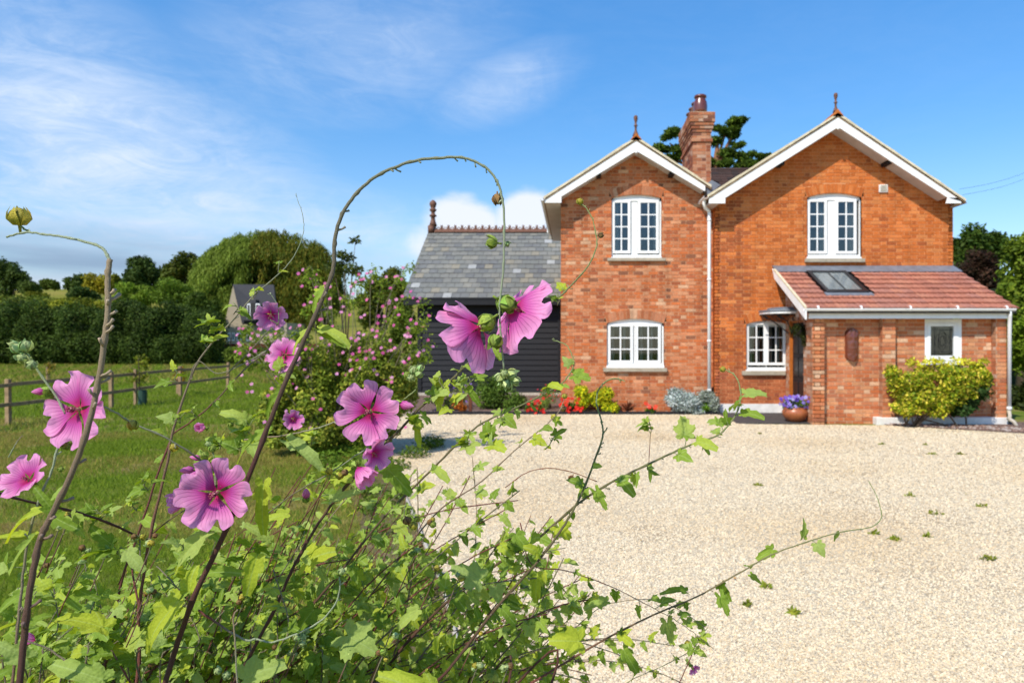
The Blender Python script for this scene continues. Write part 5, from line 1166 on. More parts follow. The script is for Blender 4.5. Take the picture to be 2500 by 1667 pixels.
# ------------------------------------------------------------------ lavatera leaves, petals, buds
def mat_leaf():
    m = bpy.data.materials.new('lavatera_leaf'); m.use_nodes = True; nt = m.node_tree; N = nt.nodes.new; L = nt.links.new
    b = nt.nodes['Principled BSDF']; b.inputs['Roughness'].default_value = .65; b.inputs['Specular IOR Level'].default_value = .12
    at = N('ShaderNodeAttribute'); at.attribute_name = 'tint'; sp = N('ShaderNodeSeparateColor'); L(at.outputs['Color'], sp.inputs[0])   # r = vein strength, g = variation
    oi = N('ShaderNodeObjectInfo'); ad = N('ShaderNodeMath'); ad.operation = 'ADD'; L(sp.outputs['Green'], ad.inputs[0]); L(oi.outputs['Random'], ad.inputs[1]); fr = N('ShaderNodeMath'); fr.operation = 'FRACT'; L(ad.outputs[0], fr.inputs[0])
    cr = N('ShaderNodeValToRGB'); e = cr.color_ramp; e.elements[0].position = 0; e.elements[0].color = (.14, .22, .02, 1); e.elements[1].position = 1; e.elements[1].color = (.38, .44, .04, 1)
    for p, c in ((.25, (.205, .31, .042, 1)), (.5, (.26, .365, .05, 1)), (.72, (.32, .41, .12, 1)), (.9, (.38, .46, .045, 1))):
        x = e.elements.new(p); x.color = c
    L(fr.outputs[0], cr.inputs[0])
    g = N('ShaderNodeNewGeometry'); n = N('ShaderNodeTexNoise'); n.inputs['Scale'].default_value = 260; n.inputs['Detail'].default_value = 4; L(g.outputs['Position'], n.inputs['Vector'])
    vo = N('ShaderNodeTexVoronoi'); vo.inputs['Scale'].default_value = 330; L(g.outputs['Position'], vo.inputs['Vector'])
    mx = N('ShaderNodeMix'); mx.data_type = 'RGBA'; L(cr.outputs[0], mx.inputs['A']); mx.inputs['B'].default_value = (.38, .48, .18, 1)
    pw_ = N('ShaderNodeMath'); pw_.operation = 'POWER'; pw_.inputs[1].default_value = 5; L(sp.outputs['Red'], pw_.inputs[0]); ml = N('ShaderNodeMath'); ml.operation = 'MULTIPLY'; ml.inputs[1].default_value = .65; L(pw_.outputs[0], ml.inputs[0]); L(ml.outputs[0], mx.inputs['Factor'])
    mr = N('ShaderNodeMapRange'); mr.inputs['To Min'].default_value = .75; mr.inputs['To Max'].default_value = 1.25; L(n.outputs['Fac'], mr.inputs['Value']); sc = N('ShaderNodeVectorMath'); sc.operation = 'SCALE'; L(mx.outputs['Result'], sc.inputs[0]); L(mr.outputs[0], sc.inputs['Scale'])
    L(sc.outputs[0], b.inputs['Base Color'])
    bp = N('ShaderNodeBump'); bp.inputs['Strength'].default_value = .5; bp.inputs['Distance'].default_value = .0012; L(vo.outputs['Distance'], bp.inputs['Height']); L(bp.outputs[0], b.inputs['Normal'])
    t = N('ShaderNodeBsdfTranslucent'); tm = N('ShaderNodeMix'); tm.data_type = 'RGBA'; tm.blend_type = 'MULTIPLY'; tm.inputs['Factor'].default_value = 1; L(sc.outputs[0], tm.inputs['A']); tm.inputs['B'].default_value = (1.7, 1.5, .4, 1); L(tm.outputs['Result'], t.inputs[0])
    ms = N('ShaderNodeMixShader'); ms.inputs[0].default_value = .38; L(b.outputs[0], ms.inputs[1]); L(t.outputs[0], ms.inputs[2]); L(ms.outputs[0], nt.nodes['Material Output'].inputs[0]); return m
M['leaf'] = mat_leaf()
def leaf_shape(lobes, teeth=.05, curl=.25, fold=.25, ripple=.05, seed=0, nth=44, nr=5):
    """flat leaf in the XY plane, petiole at origin, tip towards +Y (length about 1). lobes: (angle deg, length, width deg)"""
    r = random.Random(seed); V = [(0, 0, 0)]; C = [(1, .0, 0)]; Fs = []
    ths = [(-150+300*i/nth) for i in range(nth+1)]
    veins = [l[0] for l in lobes]+[-l[0] for l in lobes if l[0]]
    for i, th in enumerate(ths):
        R = .10
        for (a, ln, w) in lobes:
            for s in ((1,) if a == 0 else (1, -1)):
                d = abs(th-s*a)/w; R = max(R, ln*max(0, 1-d**1.5)**.8 if d < 1 else 0)
        R *= 1+teeth*(1 if i % 2 else -1)+r.uniform(-.02, .02)
        dv = min(abs(th-v) for v in veins)
        for k in range(1, nr+1):
            q = k/nr; rad = R*q; x = rad*math.sin(math.radians(th)); y = rad*math.cos(math.radians(th))
            z = fold*abs(x)*.8-curl*y*y*.6-curl*.35*x*x+ripple*math.sin(th*.09+q*4)*q*R+ripple*.35*math.sin(th*.21+q*9+seed)*q*R
            V.append((x, y, z)); C.append((max(0, 1-dv/7.0), 0, 0))
    for i in range(nth):
        a = 1+i*nr; b = a+nr; Fs.append((0, a, b))
        for k in range(nr-1): Fs.append((a+k, a+k+1, b+k+1, b+k))
    return np.array(V), Fs, np.array(C)
LEAFS = [leaf_shape([(0, 1, 46), (50, .66, 44), (105, .46, 50)], .06, .3, .25, .07, 1), leaf_shape([(0, 1, 50), (55, .54, 46), (110, .38, 50)], .05, .5, .35, .09, 2),
         leaf_shape([(0, 1, 36), (42, .44, 42), (95, .26, 55)], .05, .6, .4, .05, 3), leaf_shape([(0, 1, 24), (30, .5, 26), (80, .22, 45)], .04, .25, .45, .04, 4),
         leaf_shape([(0, .9, 52), (60, .72, 48), (118, .52, 44)], .06, .2, .15, .09, 5), leaf_shape([(0, 1, 40), (50, .42, 46), (105, .30, 50)], .05, 1.0, .5, .06, 6)]
LEAF_LO = [leaf_shape([(0, 1, 46), (50, .66, 44), (105, .46, 50)], .05, .4, .3, .07, 11, 18, 2), leaf_shape([(0, 1, 42), (50, .5, 46), (105, .34, 50)], .05, .6, .4, .06, 12, 18, 2), leaf_shape([(0, .9, 42), (60, .7, 36), (118, .48, 30)], .05, .3, .2, .07, 13, 18, 2)]
LM = []
for i, (V, Fs, C) in enumerate(LEAFS):
    for g in (.0, .3, .6):
        b = MB(); b.v = [tuple(x) for x in V]; b.f = Fs; b.c = [(c[0], g, 0) for c in C]; LM.append((i, b.mesh('leaf', M['leaf'], True)))
def leaf_matrix(base, tip, nrm, width=1.0):
    y = (tip-base); L_ = y.length; y = y.normalized(); n = (nrm-y*nrm.dot(y)).normalized(); x = y.cross(n).normalized()
    m = Matrix(((x.x*L_*width, y.x*L_, n.x*L_, base.x), (x.y*L_*width, y.y*L_, n.y*L_, base.y), (x.z*L_*width, y.z*L_, n.z*L_, base.z), (0, 0, 0, 1))); return m

def mat_petal():
    m = bpy.data.materials.new('lavatera_petal'); m.use_nodes = True; nt = m.node_tree; N = nt.nodes.new; L = nt.links.new
    b = nt.nodes['Principled BSDF']; b.inputs['Roughness'].default_value = .5; b.inputs['Specular IOR Level'].default_value = .25; b.inputs['Sheen Weight'].default_value = .1
    at = N('ShaderNodeAttribute'); at.attribute_name = 'tint'; sp = N('ShaderNodeSeparateColor'); L(at.outputs['Color'], sp.inputs[0])   # r = along petal, g = across (0..1), b = shade
    cr = N('ShaderNodeValToRGB'); e = cr.color_ramp; e.elements[0].position = 0; e.elements[0].color = (.62, .01, .10, 1); e.elements[1].position = 1; e.elements[1].color = (.84, .33, .64, 1)
    for p, c in ((.16, (.52, .012, .17, 1)), (.34, (.62, .08, .38, 1)), (.62, (.80, .26, .53, 1)), (.85, (.85, .34, .60, 1))): x = e.elements.new(p); x.color = c
    L(sp.outputs['Red'], cr.inputs[0])
    # radiating darker veins
    wv = N('ShaderNodeMath'); wv.operation = 'MULTIPLY'; wv.inputs[1].default_value = 58; L(sp.outputs['Green'], wv.inputs[0])
    g = N('ShaderNodeNewGeometry'); n = N('ShaderNodeTexNoise'); n.inputs['Scale'].default_value = 130; L(g.outputs['Position'], n.inputs['Vector']); nm = N('ShaderNodeMath'); nm.operation = 'MULTIPLY_ADD'; nm.inputs[1].default_value = 4.0; L(n.outputs['Fac'], nm.inputs[0]); L(wv.outputs[0], nm.inputs[2])
    sn_ = N('ShaderNodeMath'); sn_.operation = 'SINE'; L(nm.outputs[0], sn_.inputs[0]); mr = N('ShaderNodeMapRange'); mr.inputs['From Min'].default_value = .55; mr.inputs['From Max'].default_value = 1; L(sn_.outputs[0], mr.inputs['Value'])
    fd = N('ShaderNodeMapRange'); fd.inputs['From Min'].default_value = .12; fd.inputs['From Max'].default_value = .92; fd.inputs['To Min'].default_value = .8; fd.inputs['To Max'].default_value = .12; L(sp.outputs['Red'], fd.inputs['Value'])
    mm = N('ShaderNodeMath'); mm.operation = 'MULTIPLY'; L(mr.outputs[0], mm.inputs[0]); L(fd.outputs[0], mm.inputs[1])
    mx = N('ShaderNodeMix'); mx.data_type = 'RGBA'; L(cr.outputs[0], mx.inputs['A']); mx.inputs['B'].default_value = (.30, .012, .15, 1); L(mm.outputs[0], mx.inputs['Factor'])
    L(mx.outputs['Result'], b.inputs['Base Color'])
    bp = N('ShaderNodeBump'); bp.inputs['Strength'].default_value = .35; bp.inputs['Distance'].default_value = .0006; bp.invert = True; L(mr.outputs[0], bp.inputs['Height']); L(bp.outputs[0], b.inputs['Normal'])
    t = N('ShaderNodeBsdfTranslucent'); L(mx.outputs['Result'], t.inputs[0]); ms = N('ShaderNodeMixShader'); ms.inputs[0].default_value = .42; L(b.outputs[0], ms.inputs[1]); L(t.outputs[0], ms.inputs[2]); L(ms.outputs[0], nt.nodes['Material Output'].inputs[0]); return m
M['petal'] = mat_petal()
def petal_mesh(seed, notch=.16, wide=.46, cup=.35):
    r = random.Random(seed); b = MB(); nu, nv = 12, 12; ph = r.uniform(0, 6)
    for i in range(nu+1):
        u = i/nu; w = (.07+.93*(math.sin(min(1, u/.80)*math.pi/2)**1.55))*wide*(1 if u < .80 else math.sqrt(max(0, 1-((u-.80)/.26)**2)))
        for j in range(nv+1):
            v = -1+2*j/nv; x = w*v; y = u*(1-notch*math.exp(-(v/.32)**2)*max(0, (u-.55)/.45))*(1-.10*v*v*u)
            z = cup*(u*u*.55)+.05*math.sin(v*5+ph)*u*u+.04*math.sin(v*9+ph*2)*u*u*u+.10*v*v*u*.6-.16*max(0, u-.78)*2.2+.03*math.sin(u*9+ph)*v
            b.v.append((x, y+.05, z)); b.c.append((u, (v+1)/2, 0))
    for i in range(nu):
        for j in range(nv): a = i*(nv+1)+j; b.f.append((a, a+1, a+nv+2, a+nv+1))
    return b.mesh('petal', M['petal'], True)
PET = [petal_mesh(s, random.uniform(.26, .38), random.uniform(.50, .57), random.uniform(.15, .35)) for s in range(6)]
PET_F = [petal_mesh(s+20, random.uniform(.12, .25), .42, .75) for s in range(4)]
def stamen_mesh():
    b = MB(); b.tube([(0, 0, 0), (0, 0, .12), (.02, 0, .26)], [.045, .035, .03], 8, (.75, .45, .35))
    for _ in range(70):
        a = random.uniform(0, 6.28); h = random.uniform(.15, .36); rr = random.uniform(.03, .075); b.ball((rr*math.cos(a)+.02, rr*math.sin(a), h), .017, random.choice([(.42, .03, .12), (.60, .14, .22), (.75, .40, .42), (.28, .03, .08)]), 5, 3)
    return b.mesh('stamens', M['bud'], True)
STM = stamen_mesh()
def calyx_mesh(kind, seed=0):
    r = random.Random(seed); b = MB(); g = {'green': (.26, .34, .05), 'yellow': (.46, .38, .05), 'brown': (.24, .13, .05), 'pale': (.42, .50, .20)}[kind]
    # rounded ribbed capsule with five pointed sepals folded over it; unit size, opening to +Z
    n = 20; prof = [(.06, -.5), (.30, -.44), (.46, -.25), (.52, 0), (.44, .25), (.24, .44), (.05, .52)]; o = len(b.v)
    for (q, z) in prof:
        for k in range(n):
            a = 2*math.pi*k/n; rr = q*(1+.10*math.cos(5*a)); b.v.append((rr*math.cos(a), rr*math.sin(a), z)); s = .8+.25*math.cos(5*a); b.c.append(tuple(x*s for x in g))
    for i in range(len(prof)-1):
        for k in range(n): j = (k+1) % n; b.f.append((o+i*n+k, o+i*n+j, o+(i+1)*n+j, o+(i+1)*n+k))
    b.f.append(tuple(o+(len(prof)-1)*n+k for k in range(n))); b.f.append(tuple(o+k for k in range(n))[::-1])
    for k in range(5):
        a = 2*math.pi*k/5+.3; c, s = math.cos(a), math.sin(a); fl = r.uniform(.0, .35) if kind in ('green', 'pale') else r.uniform(0, .06)
        def q(rad, off, z): return (rad*c-off*s, rad*s+off*c, z)
        pts = [q(.28, -.18, -.46), q(.28, .18, -.46), q(.54, .30, -.12), q(.60+fl*.2, 0, .0), q(.54, -.30, -.12), q(.50+fl*.6, .16, .26), q(.50+fl*.6, -.16, .26), q(.28+fl*1.5, 0, .62)]
        col = tuple(x*r.uniform(.95, 1.35) for x in g); b.add(pts, [(0, 1, 2, 3), (0, 3, 4), (3, 2, 5), (3, 6, 4), (3, 5, 7), (3, 7, 6)], col)
    b.tube([(0, 0, -.9), (0, 0, -.45)], [.07, .10], 6, g)
    return b.mesh('bud', M['bud'], True)
CAL = {k: [calyx_mesh(k, i) for i in range(2)] for k in ('green', 'yellow', 'brown', 'pale')}
def pbud_mesh():
    b = MB(); n = 14; prof = [(.10, 0), (.26, .2), (.30, .45), (.22, .75), (.08, 1.0), (.01, 1.08)]; o = 0
    for i, (q, z) in enumerate(prof):
        for k in range(n): a = 2*math.pi*k/n+z*1.6; rr = q*(1+.12*math.cos(5*a)); b.v.append((rr*math.cos(a), rr*math.sin(a), z)); b.c.append((.25+.5*z, k/n, 0))
    for i in range(len(prof)-1):
        for k in range(n): j = (k+1) % n; b.f.append((i*n+k, i*n+j, (i+1)*n+j, (i+1)*n+k))
    return b.mesh('pink_bud', M['petal'], True)
PB = pbud_mesh()
def frame_from(z, loc, s, spin=0):
    z = Vector(z).normalized(); a = z.orthogonal().normalized(); b = z.cross(a); x = a*math.cos(spin)+b*math.sin(spin); y = z.cross(x)
    return Matrix(((x.x*s, y.x*s, z.x*s, loc[0]), (x.y*s, y.y*s, z.y*s, loc[1]), (x.z*s, y.z*s, z.z*s, loc[2]), (0, 0, 0, 1)))
def flower(parent, c, r, n, spin=0.0, full=False, cone=.12, petals=5, meshes=None, calyx='green', skip=()):
    """c centre, r radius (m), n facing direction; petals open towards n"""
    root = empty('flower', parent=parent); root.matrix_local = frame_from(n, c, r, spin)
    ms = meshes or PET
    for k in range(petals):
        if k in skip: continue
        a = 2*math.pi*k/5+random.uniform(-.1, .1); s = random.uniform(.92, 1.06)
        m = Matrix.Rotation(a, 4, 'Z') @ Matrix.Rotation(cone+random.uniform(-.08, .08), 4, 'X') @ Matrix.Translation((0, .02, .008*(k % 2)+.03*(k/5))) @ Matrix.Scale(s, 4)
        inst('petal', random.choice(ms), root, m)
    inst('stamens', STM, root)
    inst('calyx', random.choice(CAL[calyx]), root, Matrix.Translation((0, 0, -.16)) @ Matrix.Scale(.34, 4))
    return root
def bud(parent, c, r, n=(0, 0, 1), kind='green', spin=0): return inst('bud', random.choice(CAL[kind]), parent, frame_from(n, c, r*1.75, spin))

def catmull(pts, seg=6):
    P_ = [pts[0]*2-pts[1]]+pts+[pts[-1]*2-pts[-2]]; out = []
    for i in range(1, len(P_)-2):
        p0, p1, p2, p3 = P_[i-1:i+3]
        for s in range(seg):
            t = s/seg; out.append(.5*((2*p1)+(p2-p0)*t+(2*p0-5*p1+4*p2-p3)*t*t+(3*p1-p0-3*p2+p3)*t**3))
    out.append(pts[-1]); return out
C_DARK = (.095, .036, .026); C_PUR = (.18, .055, .042); C_OLV = (.20, .17, .10); C_GRN = (.24, .28, .10); C_GREY = (.32, .36, .22); C_TAN = (.30, .22, .13)
def stem(parent, pts, w0, w1, c0, c1, stubs=0, seg=6, name='stem', nod=True):
    """pts list of Vectors from bottom to tip; w0,w1 radii (m)"""
    path = [p+Vector((random.uniform(-1, 1), random.uniform(-1, 1), random.uniform(-1, 1)))*.0004 for p in catmull(pts, seg)]; n = len(path); rad = []; cols = []; w0 *= .74; w1 *= .85
    for i in range(n):
        t = i/(n-1); r = w1+(w0-w1)*(1-t)**1.45
        if nod and i % 7 == 3: r *= 1.28
        rad.append(r*random.uniform(.97, 1.03)); cols.append(tuple(a+(b-a)*min(1, max(0, (t-.22)*1.7)) for a, b in zip(c0, c1)))
    q = MB(); q.tube(path, rad, 8, cols)
    for _ in range(stubs):
        i = random.randint(int(n*.25), n-2); p = path[i]; d = (path[min(i+1, n-1)]-p).normalized(); sd_ = d.cross(Vector((random.uniform(-1, 1), random.uniform(-1, .2), random.uniform(-1, 1)))).normalized()
        L_ = random.uniform(2.2, 4.6)*max(rad[i], .0012); q.tube([p, p+sd_*L_*.6+d*L_*.3, p+sd_*L_+d*L_*.7], [rad[i]*.7, rad[i]*.5, rad[i]*.65], 5, tuple(min(1, x*1.35+.05) for x in cols[i]))
    q.build(name, M['stem'], parent, True); return path
ALL_LEAF = []     # (matrix, size on screen, plant)
def add_leaf(plant, base, tip, nrm=None, width=1.0, kind=None):
    if nrm is None: nrm = Vector((-.35+random.uniform(-.5, .5), -.55+random.uniform(-.4, .3), .8))
    m = leaf_matrix(base, tip, nrm, width); ALL_LEAF.append((plant, m, (tip-base).length/max(.3, base.y), kind))
def leafy(plant, path, n, size, t0=.15, t1=1.0, up=.2, petiole=True, rad=.0006):
    m = len(path)
    pe = MB()
    for k in range(n):
        t = t0+(t1-t0)*(k+random.random())/n; i = min(m-2, int(t*(m-1))); p = path[i]; d = (path[i+1]-path[i]).normalized()
        side = d.cross(Vector((random.uniform(-1, 1), random.uniform(-1, 1), random.uniform(-1, 1)))).normalized(); s = size*random.uniform(.55, 1.25)
        pl_ = s*random.uniform(.25, .6); q = p+(side*.9+d*.5+Vector((0, 0, .15))).normalized()*pl_
        pe.tube([p, p.lerp(q, .5)+d*pl_*.1, q], [rad*1.3, rad, rad], 4, C_GRN)
        dr = (side+d*.4+Vector((0, -.15, up-random.uniform(0, .9)))).normalized(); add_leaf(plant, q, q+dr*s)
        if random.random() < .55:
            dr2 = (side*-.3+d*.6+Vector((random.uniform(-.6, .6), -.2, random.uniform(-.5, .4)))).normalized(); add_leaf(plant, q, q+dr2*s*random.uniform(.35, .6))
    if pe.v: pe.build('petioles', M['stem'], plant, True, kind='stuff')

lav = empty('lavatera_shrub', (-.35, 1.1, 0), 'tall pink flowering lavatera shrub nearest the camera with arching stems over the drive', 'shrub')
lav2 = empty('lavatera_shrub', (-.75, 1.0, 0), 'pink lavatera at the left edge with one thick olive stem ending in a seed pod', 'shrub')
BASE = Vector((-.42, 1.15, 0)); BASE2 = Vector((-.72, .95, 0))
def T(pl, pts, Ys, w0, w1, c0, c1, stubs=0, base=None, leaves=0, lsize=.03, t0=.1, t1=.95, up=.2):
    """trace: pts in overview px, Ys start/end distances"""
    n = len(pts); v = [D(x, y, Ys[0]+(Ys[1]-Ys[0])*i/(n-1)) for i, (x, y) in enumerate(pts)]
    if base is not None:
        b = base+Vector((random.uniform(-.1, .1), random.uniform(-.1, .1), 0)); e_ = v[0]-(v[1]-v[0]).normalized()*.14; v = [b, b.lerp(e_, .55)+Vector((0, 0, .02)), e_]+v
    path = stem(pl, v, w0, w1, c0, c1, stubs)
    if leaves: leafy(pl, path, leaves, lsize, t0, t1, up)
    return path
# main arching stem
T(lav, [(378, 1568), (440, 1385), (512, 1232), (585, 1060), (640, 915), (690, 800), (735, 700), (765, 620), (768, 560), (782, 500), (808, 458), (850, 415), (905, 385), (960, 368), (1010, 363), (1060, 362), (1105, 378), (1135, 405), (1150, 440), (1157, 480), (1158, 560), (1156, 620), (1148, 700), (1150, 760), (1157, 850)], (.80, .84), .0050, .0013, C_DARK, C_GREY, 26, BASE)
# thick olive stem on the left with seed pod
T(lav2, [(45, 1568), (60, 1420), (80, 1290), (95, 1230), (120, 1180), (165, 1085), (205, 970), (225, 880), (240, 780), (248, 700), (247, 640), (252, 595)], (.66, .70), .0042, .0030, C_DARK, C_TAN, 20, BASE2)
T(lav2, [(252, 600), (238, 573), (205, 558), (150, 545), (100, 538), (60, 534), (15, 544)], (.70, .72), .0022, .0012, C_GREY, C_GREY, 5)
T(lav2, [(70, 534), (55, 526), (44, 515)], (.72, .72), .0014, .0012, C_GRN, C_GRN)
bud(lav2, D(43, 498, .72), .0105, (.1, -.25, 1), 'yellow')
T(lav2, [(29, 1560), (45, 1400), (62, 1252), (91, 1143), (117, 1084), (137, 1008), (150, 960)], (.70, .72), .0020, .0013, C_PUR, C_GREY, 3, BASE2)
T(lav2, [(150, 950), (125, 905), (85, 850), (60, 815)], (.72, .72), .0016, .0013, C_GREY, C_GRN, 0)
for (x, y, r, n) in ((60, 795, 14, (.3, -.3, 1)), (40, 800, 13, (-.5, -.4, .8)), (52, 822, 13, (.4, -.8, .2)), (72, 838, 12, (.6, -.5, .5)), (30, 792, 9, (-1, -.2, .4))): bud(lav2, D(x, y, .72), r*.72/F*1.063, n, 'pale', random.random()*3)
# stems rising left of centre
T(lav, [(320, 1500), (320, 1395), (345, 1230), (385, 1060), (395, 997), (432, 884), (468, 811), (549, 719), (585, 675), (610, 655), (650, 620), (680, 580), (697, 530), (694, 490), (684, 460), (680, 443)], (.95, .98), .0038, .0004, C_PUR, C_GREY, 10, BASE)
T(lav, [(250, 1500), (280, 1330), (320, 1220), (365, 1080), (392, 1010), (400, 980)], (1.0, 1.02), .0030, .0016, C_DARK, C_PUR, 3, BASE, 5, .03, .35)
T(lav, [(318, 1390), (305, 1320), (296, 1270)], (.98, 1.0), .0018, .0014, C_PUR, C_PUR, 0)
T(lav2, [(-20, 1128), (80, 1155), (180, 1177), (260, 1205), (330, 1238)], (.80, .96), .0018, .0018, C_DARK, C_DARK, 0, None, 4, .024, .3)
T(lav, [(335, 1240), (380, 1200), (440, 1160), (480, 1130)], (.96, .98), .0012, .0008, C_DARK, C_OLV, 0, None, 4, .022)
T(lav2, [(240, 935), (270, 950), (300, 970), (370, 1000), (430, 1035), (470, 1065), (500, 1090)], (.74, .84), .0014, .0014, C_GREY, C_OLV, 2)
T(lav, [(430, 880), (455, 830), (500, 858), (560, 835), (600, 812), (640, 790), (680, 765)], (.95, .97), .0010, .0008, C_OLV, C_GREY, 3)
T(lav, [(520, 860), (580, 800), (616, 760), (640, 740), (636, 700), (620, 672)], (.95, .92), .0012, .0008, C_OLV, C_GREY, 3)
T(lav, [(392, 1000), (450, 960), (500, 915), (560, 850), (620, 800)], (.98, .96), .0014, .0012, C_PUR, C_OLV, 3, None, 2, .02, .4, .8)
# right flower stem -> S8 -> S19
T(lav, [(520, 1600), (620, 1420), (680, 1290), (760, 1160), (860, 1045), (920, 985), (967, 934), (1022, 887), (1069, 840), (1120, 790), (1200, 735), (1280, 685), (1311, 656), (1344, 620), (1362, 590), (1371, 560), (1368, 536), (1362, 506), (1347, 479), (1332, 466)], (.90, .98), .0034, .0009, C_DARK, C_GRN, 14, BASE, 7, .026, .38, .66)
bud(lav, D(1332, 463, .98), .0052, (-.3, -.5, 1), 'yellow'); bud(lav, D(1380, 540, .98), .0044, (.8, -.5, .1), 'brown')
T(lav, [(1371, 552), (1376, 545), (1380, 540)], (.98, .98), .0007, .0006, C_TAN, C_TAN)
T(lav, [(560, 1600), (640, 1480), (760, 1340), (880, 1190), (990, 1080), (1070, 1000), (1120, 965), (1176, 940), (1230, 915), (1269, 894), (1294, 877), (1315, 847), (1317, 826), (1304, 796), (1287, 786), (1270, 781)], (1.05, 1.2), .0032, .0010, C_DARK, C_GRN, 12, BASE, 12, .03, .3, .8)
T(lav, [(650, 1600), (760, 1480), (880, 1330), (1000, 1180), (1100, 1110), (1181, 1035), (1231, 995), (1269, 962), (1287, 940), (1297, 912)], (1.1, 1.25), .0030, .0008, C_DARK, C_TAN, 8, BASE, 12, .03, .25, .85)
bud(lav, D(1294, 938, 1.25), .0062, (.7, -.5, .5), 'brown'); bud(lav, D(1272, 958, 1.25), .006, (.6, -.5, -.5), 'yellow'); bud(lav, D(1297, 910, 1.25), .005, (.2, -.5, 1), 'yellow')
# tall bare arch on the right
T(lav, [(900, 1640), (1000, 1568), (1060, 1500), (1140, 1395), (1230, 1295), (1285, 1222), (1320, 1165), (1350, 1100), (1374, 1035), (1385, 998), (1383, 975), (1378, 955), (1370, 922), (1375, 895), (1390, 877), (1412, 869), (1433, 874)], (.95, 1.05), .0036, .0012, C_DARK, C_GRN, 26, BASE, 5, .03, .3, .6)
T(lav, [(760, 1640), (860, 1568), (930, 1480), (1040, 1370), (1150, 1290), (1240, 1232), (1330, 1155), (1400, 1110), (1480, 1070), (1554, 1035), (1604, 1015), (1647, 1000), (1672, 978), (1690, 952), (1700, 925), (1701, 900), (1695, 874), (1682, 857), (1662, 848)], (1.1, 1.25), .0040, .0013, C_DARK, C_GRN, 20, BASE, 22, .032, .25, .84)
bud(lav, D(1660, 848, 1.25), .0055, (-.6, -.5, .6), 'yellow')
# long low stem bottom right
T(lav, [(1100, 1640), (1220, 1568), (1300, 1520), (1400, 1462), (1500, 1412), (1600, 1370), (1690, 1320), (1770, 1275), (1850, 1245), (1930, 1222), (2000, 1210), (2024, 1190), (2022, 1165), (2012, 1135), (1995, 1105)], (1.15, 1.3), .0036, .0008, C_PUR, C_GRN, 16, BASE, 6, .026, .35, .75)
T(lav, [(1195, 1200), (1220, 1295), (1300, 1310), (1400, 1345), (1480, 1385), (1545, 1420), (1590, 1450), (1640, 1490)], (1.12, 1.2), .0014, .0006, C_PUR, C_OLV, 0, None, 11, .022, .1, .95)
T(lav, [(1180, 1568), (1280, 1480), (1370, 1400), (1430, 1380), (1500, 1378), (1560, 1400), (1620, 1440)], (1.2, 1.25), .0012, .0007, C_TAN, C_OLV, 3, None, 3, .02)
T(lav, [(1490, 1065), (1493, 1010), (1495, 985), (1490, 960)], (1.22, 1.22), .0009, .0006, C_PUR, C_GRN, 0, None, 6, .018, .5, 1)
T(lav, [(1160, 1120), (1210, 1085), (1260, 1075), (1310, 1083), (1370, 1105)], (1.15, 1.2), .0010, .0009, (.25, .08, .04), (.30, .12, .05), 2)
bud(lav, D(1312, 1098, 1.2), .0055, (-.4, -.4, -.6), 'brown')
T(lav, [(1530, 1640), (1560, 1568), (1590, 1500), (1600, 1460)], (1.2, 1.2), .0016, .0010, C_DARK, C_PUR, 0, BASE, 5, .022, .75, 1)
T(lav, [(1370, 1640), (1440, 1568), (1520, 1530), (1590, 1490), (1625, 1440)], (1.25, 1.25), .0012, .0007, C_OLV, C_GRN, 3, BASE, 4, .02, .6, 1)
T(lav, [(588, 1467), (624, 1474), (679, 1456), (734, 1427), (770, 1387), (781, 1343), (774, 1314)], (.85, .86), .0016, .0011, C_GREY, C_GREY, 4)
T(lav, [(455, 1400), (500, 1432), (560, 1468), (588, 1467)], (.84, .85), .0018, .0015, C_PUR, C_GREY, 2)
T(lav, [(440, 1390), (400, 1340), (360, 1300)], (.82, .86), .0012, .0008, C_DARK, C_OLV, 0, None, 3, .03)
T(lav, [(545, 1568), (540, 1480), (536, 1420), (545, 1400)], (.80, .80), .0015, .0011, C_GREY, C_TAN, 4, BASE)
T(lav2, [(60, 1470), (110, 1490), (170, 1530), (220, 1568)], (.70, .72), .0012, .0012, C_OLV, C_TAN, 1)
T(lav, [(220, 1440), (260, 1500), (300, 1568)], (.9, .9), .0014, .0012, C_TAN, C_PUR, 2)
# fill stems: many leafy shoots leaning up to the right
random.seed(21)
for i in range(150):
    x0 = random.uniform(160, 1150); Y = random.uniform(1.0, 1.85); ang = math.radians(random.uniform(26, 74)); lim = random.uniform(.5, 1.0)
    L_ = random.uniform(360, 860)*lim; bx_, by_ = x0, 1610
    pts = []; bend = random.uniform(-.65, .35)
    for k in range(6):
        t = k/5; a = ang+bend*t; pts.append((bx_+L_*t*math.cos(a), by_-L_*t*math.sin(a)))
    ex, ey = pts[-1]
    top = random.uniform(1000, 1120) if ex > 620 else 1225
    if ex > 1150: top = 1060+(ex-1150)*1.0
    if ey < top: s = (1610-top)/(1610-ey); pts = [(bx_+(x-bx_)*s, by_-(by_-y)*s) for x, y in pts]; 
    T(lav, pts, (Y, Y*1.06), .0034*random.uniform(.6, 1.3), .0011, C_DARK, random.choice([C_PUR, C_PUR, C_TAN, C_OLV]), 4, BASE+Vector((0, (Y-1.1)*.6, 0)), random.randint(18, 32), .0235, .30, 1.0)
for i in range(48):
    x0 = random.uniform(0, 760); Y = random.uniform(.85, 1.25); top = random.uniform(1215, 1440); 
    pts = [(x0, 1640), (x0+random.uniform(-30, 40), 1500), (x0+random.uniform(-20, 90), (1568+top)/2), (x0+random.uniform(0, 130), top)]
    T(lav if x0 > 180 else lav2, pts, (Y, Y*1.03), .0022, .0009, C_DARK, C_OLV, 3, BASE if x0 > 180 else BASE2, random.randint(11, 20), .027, .45, 1.0)
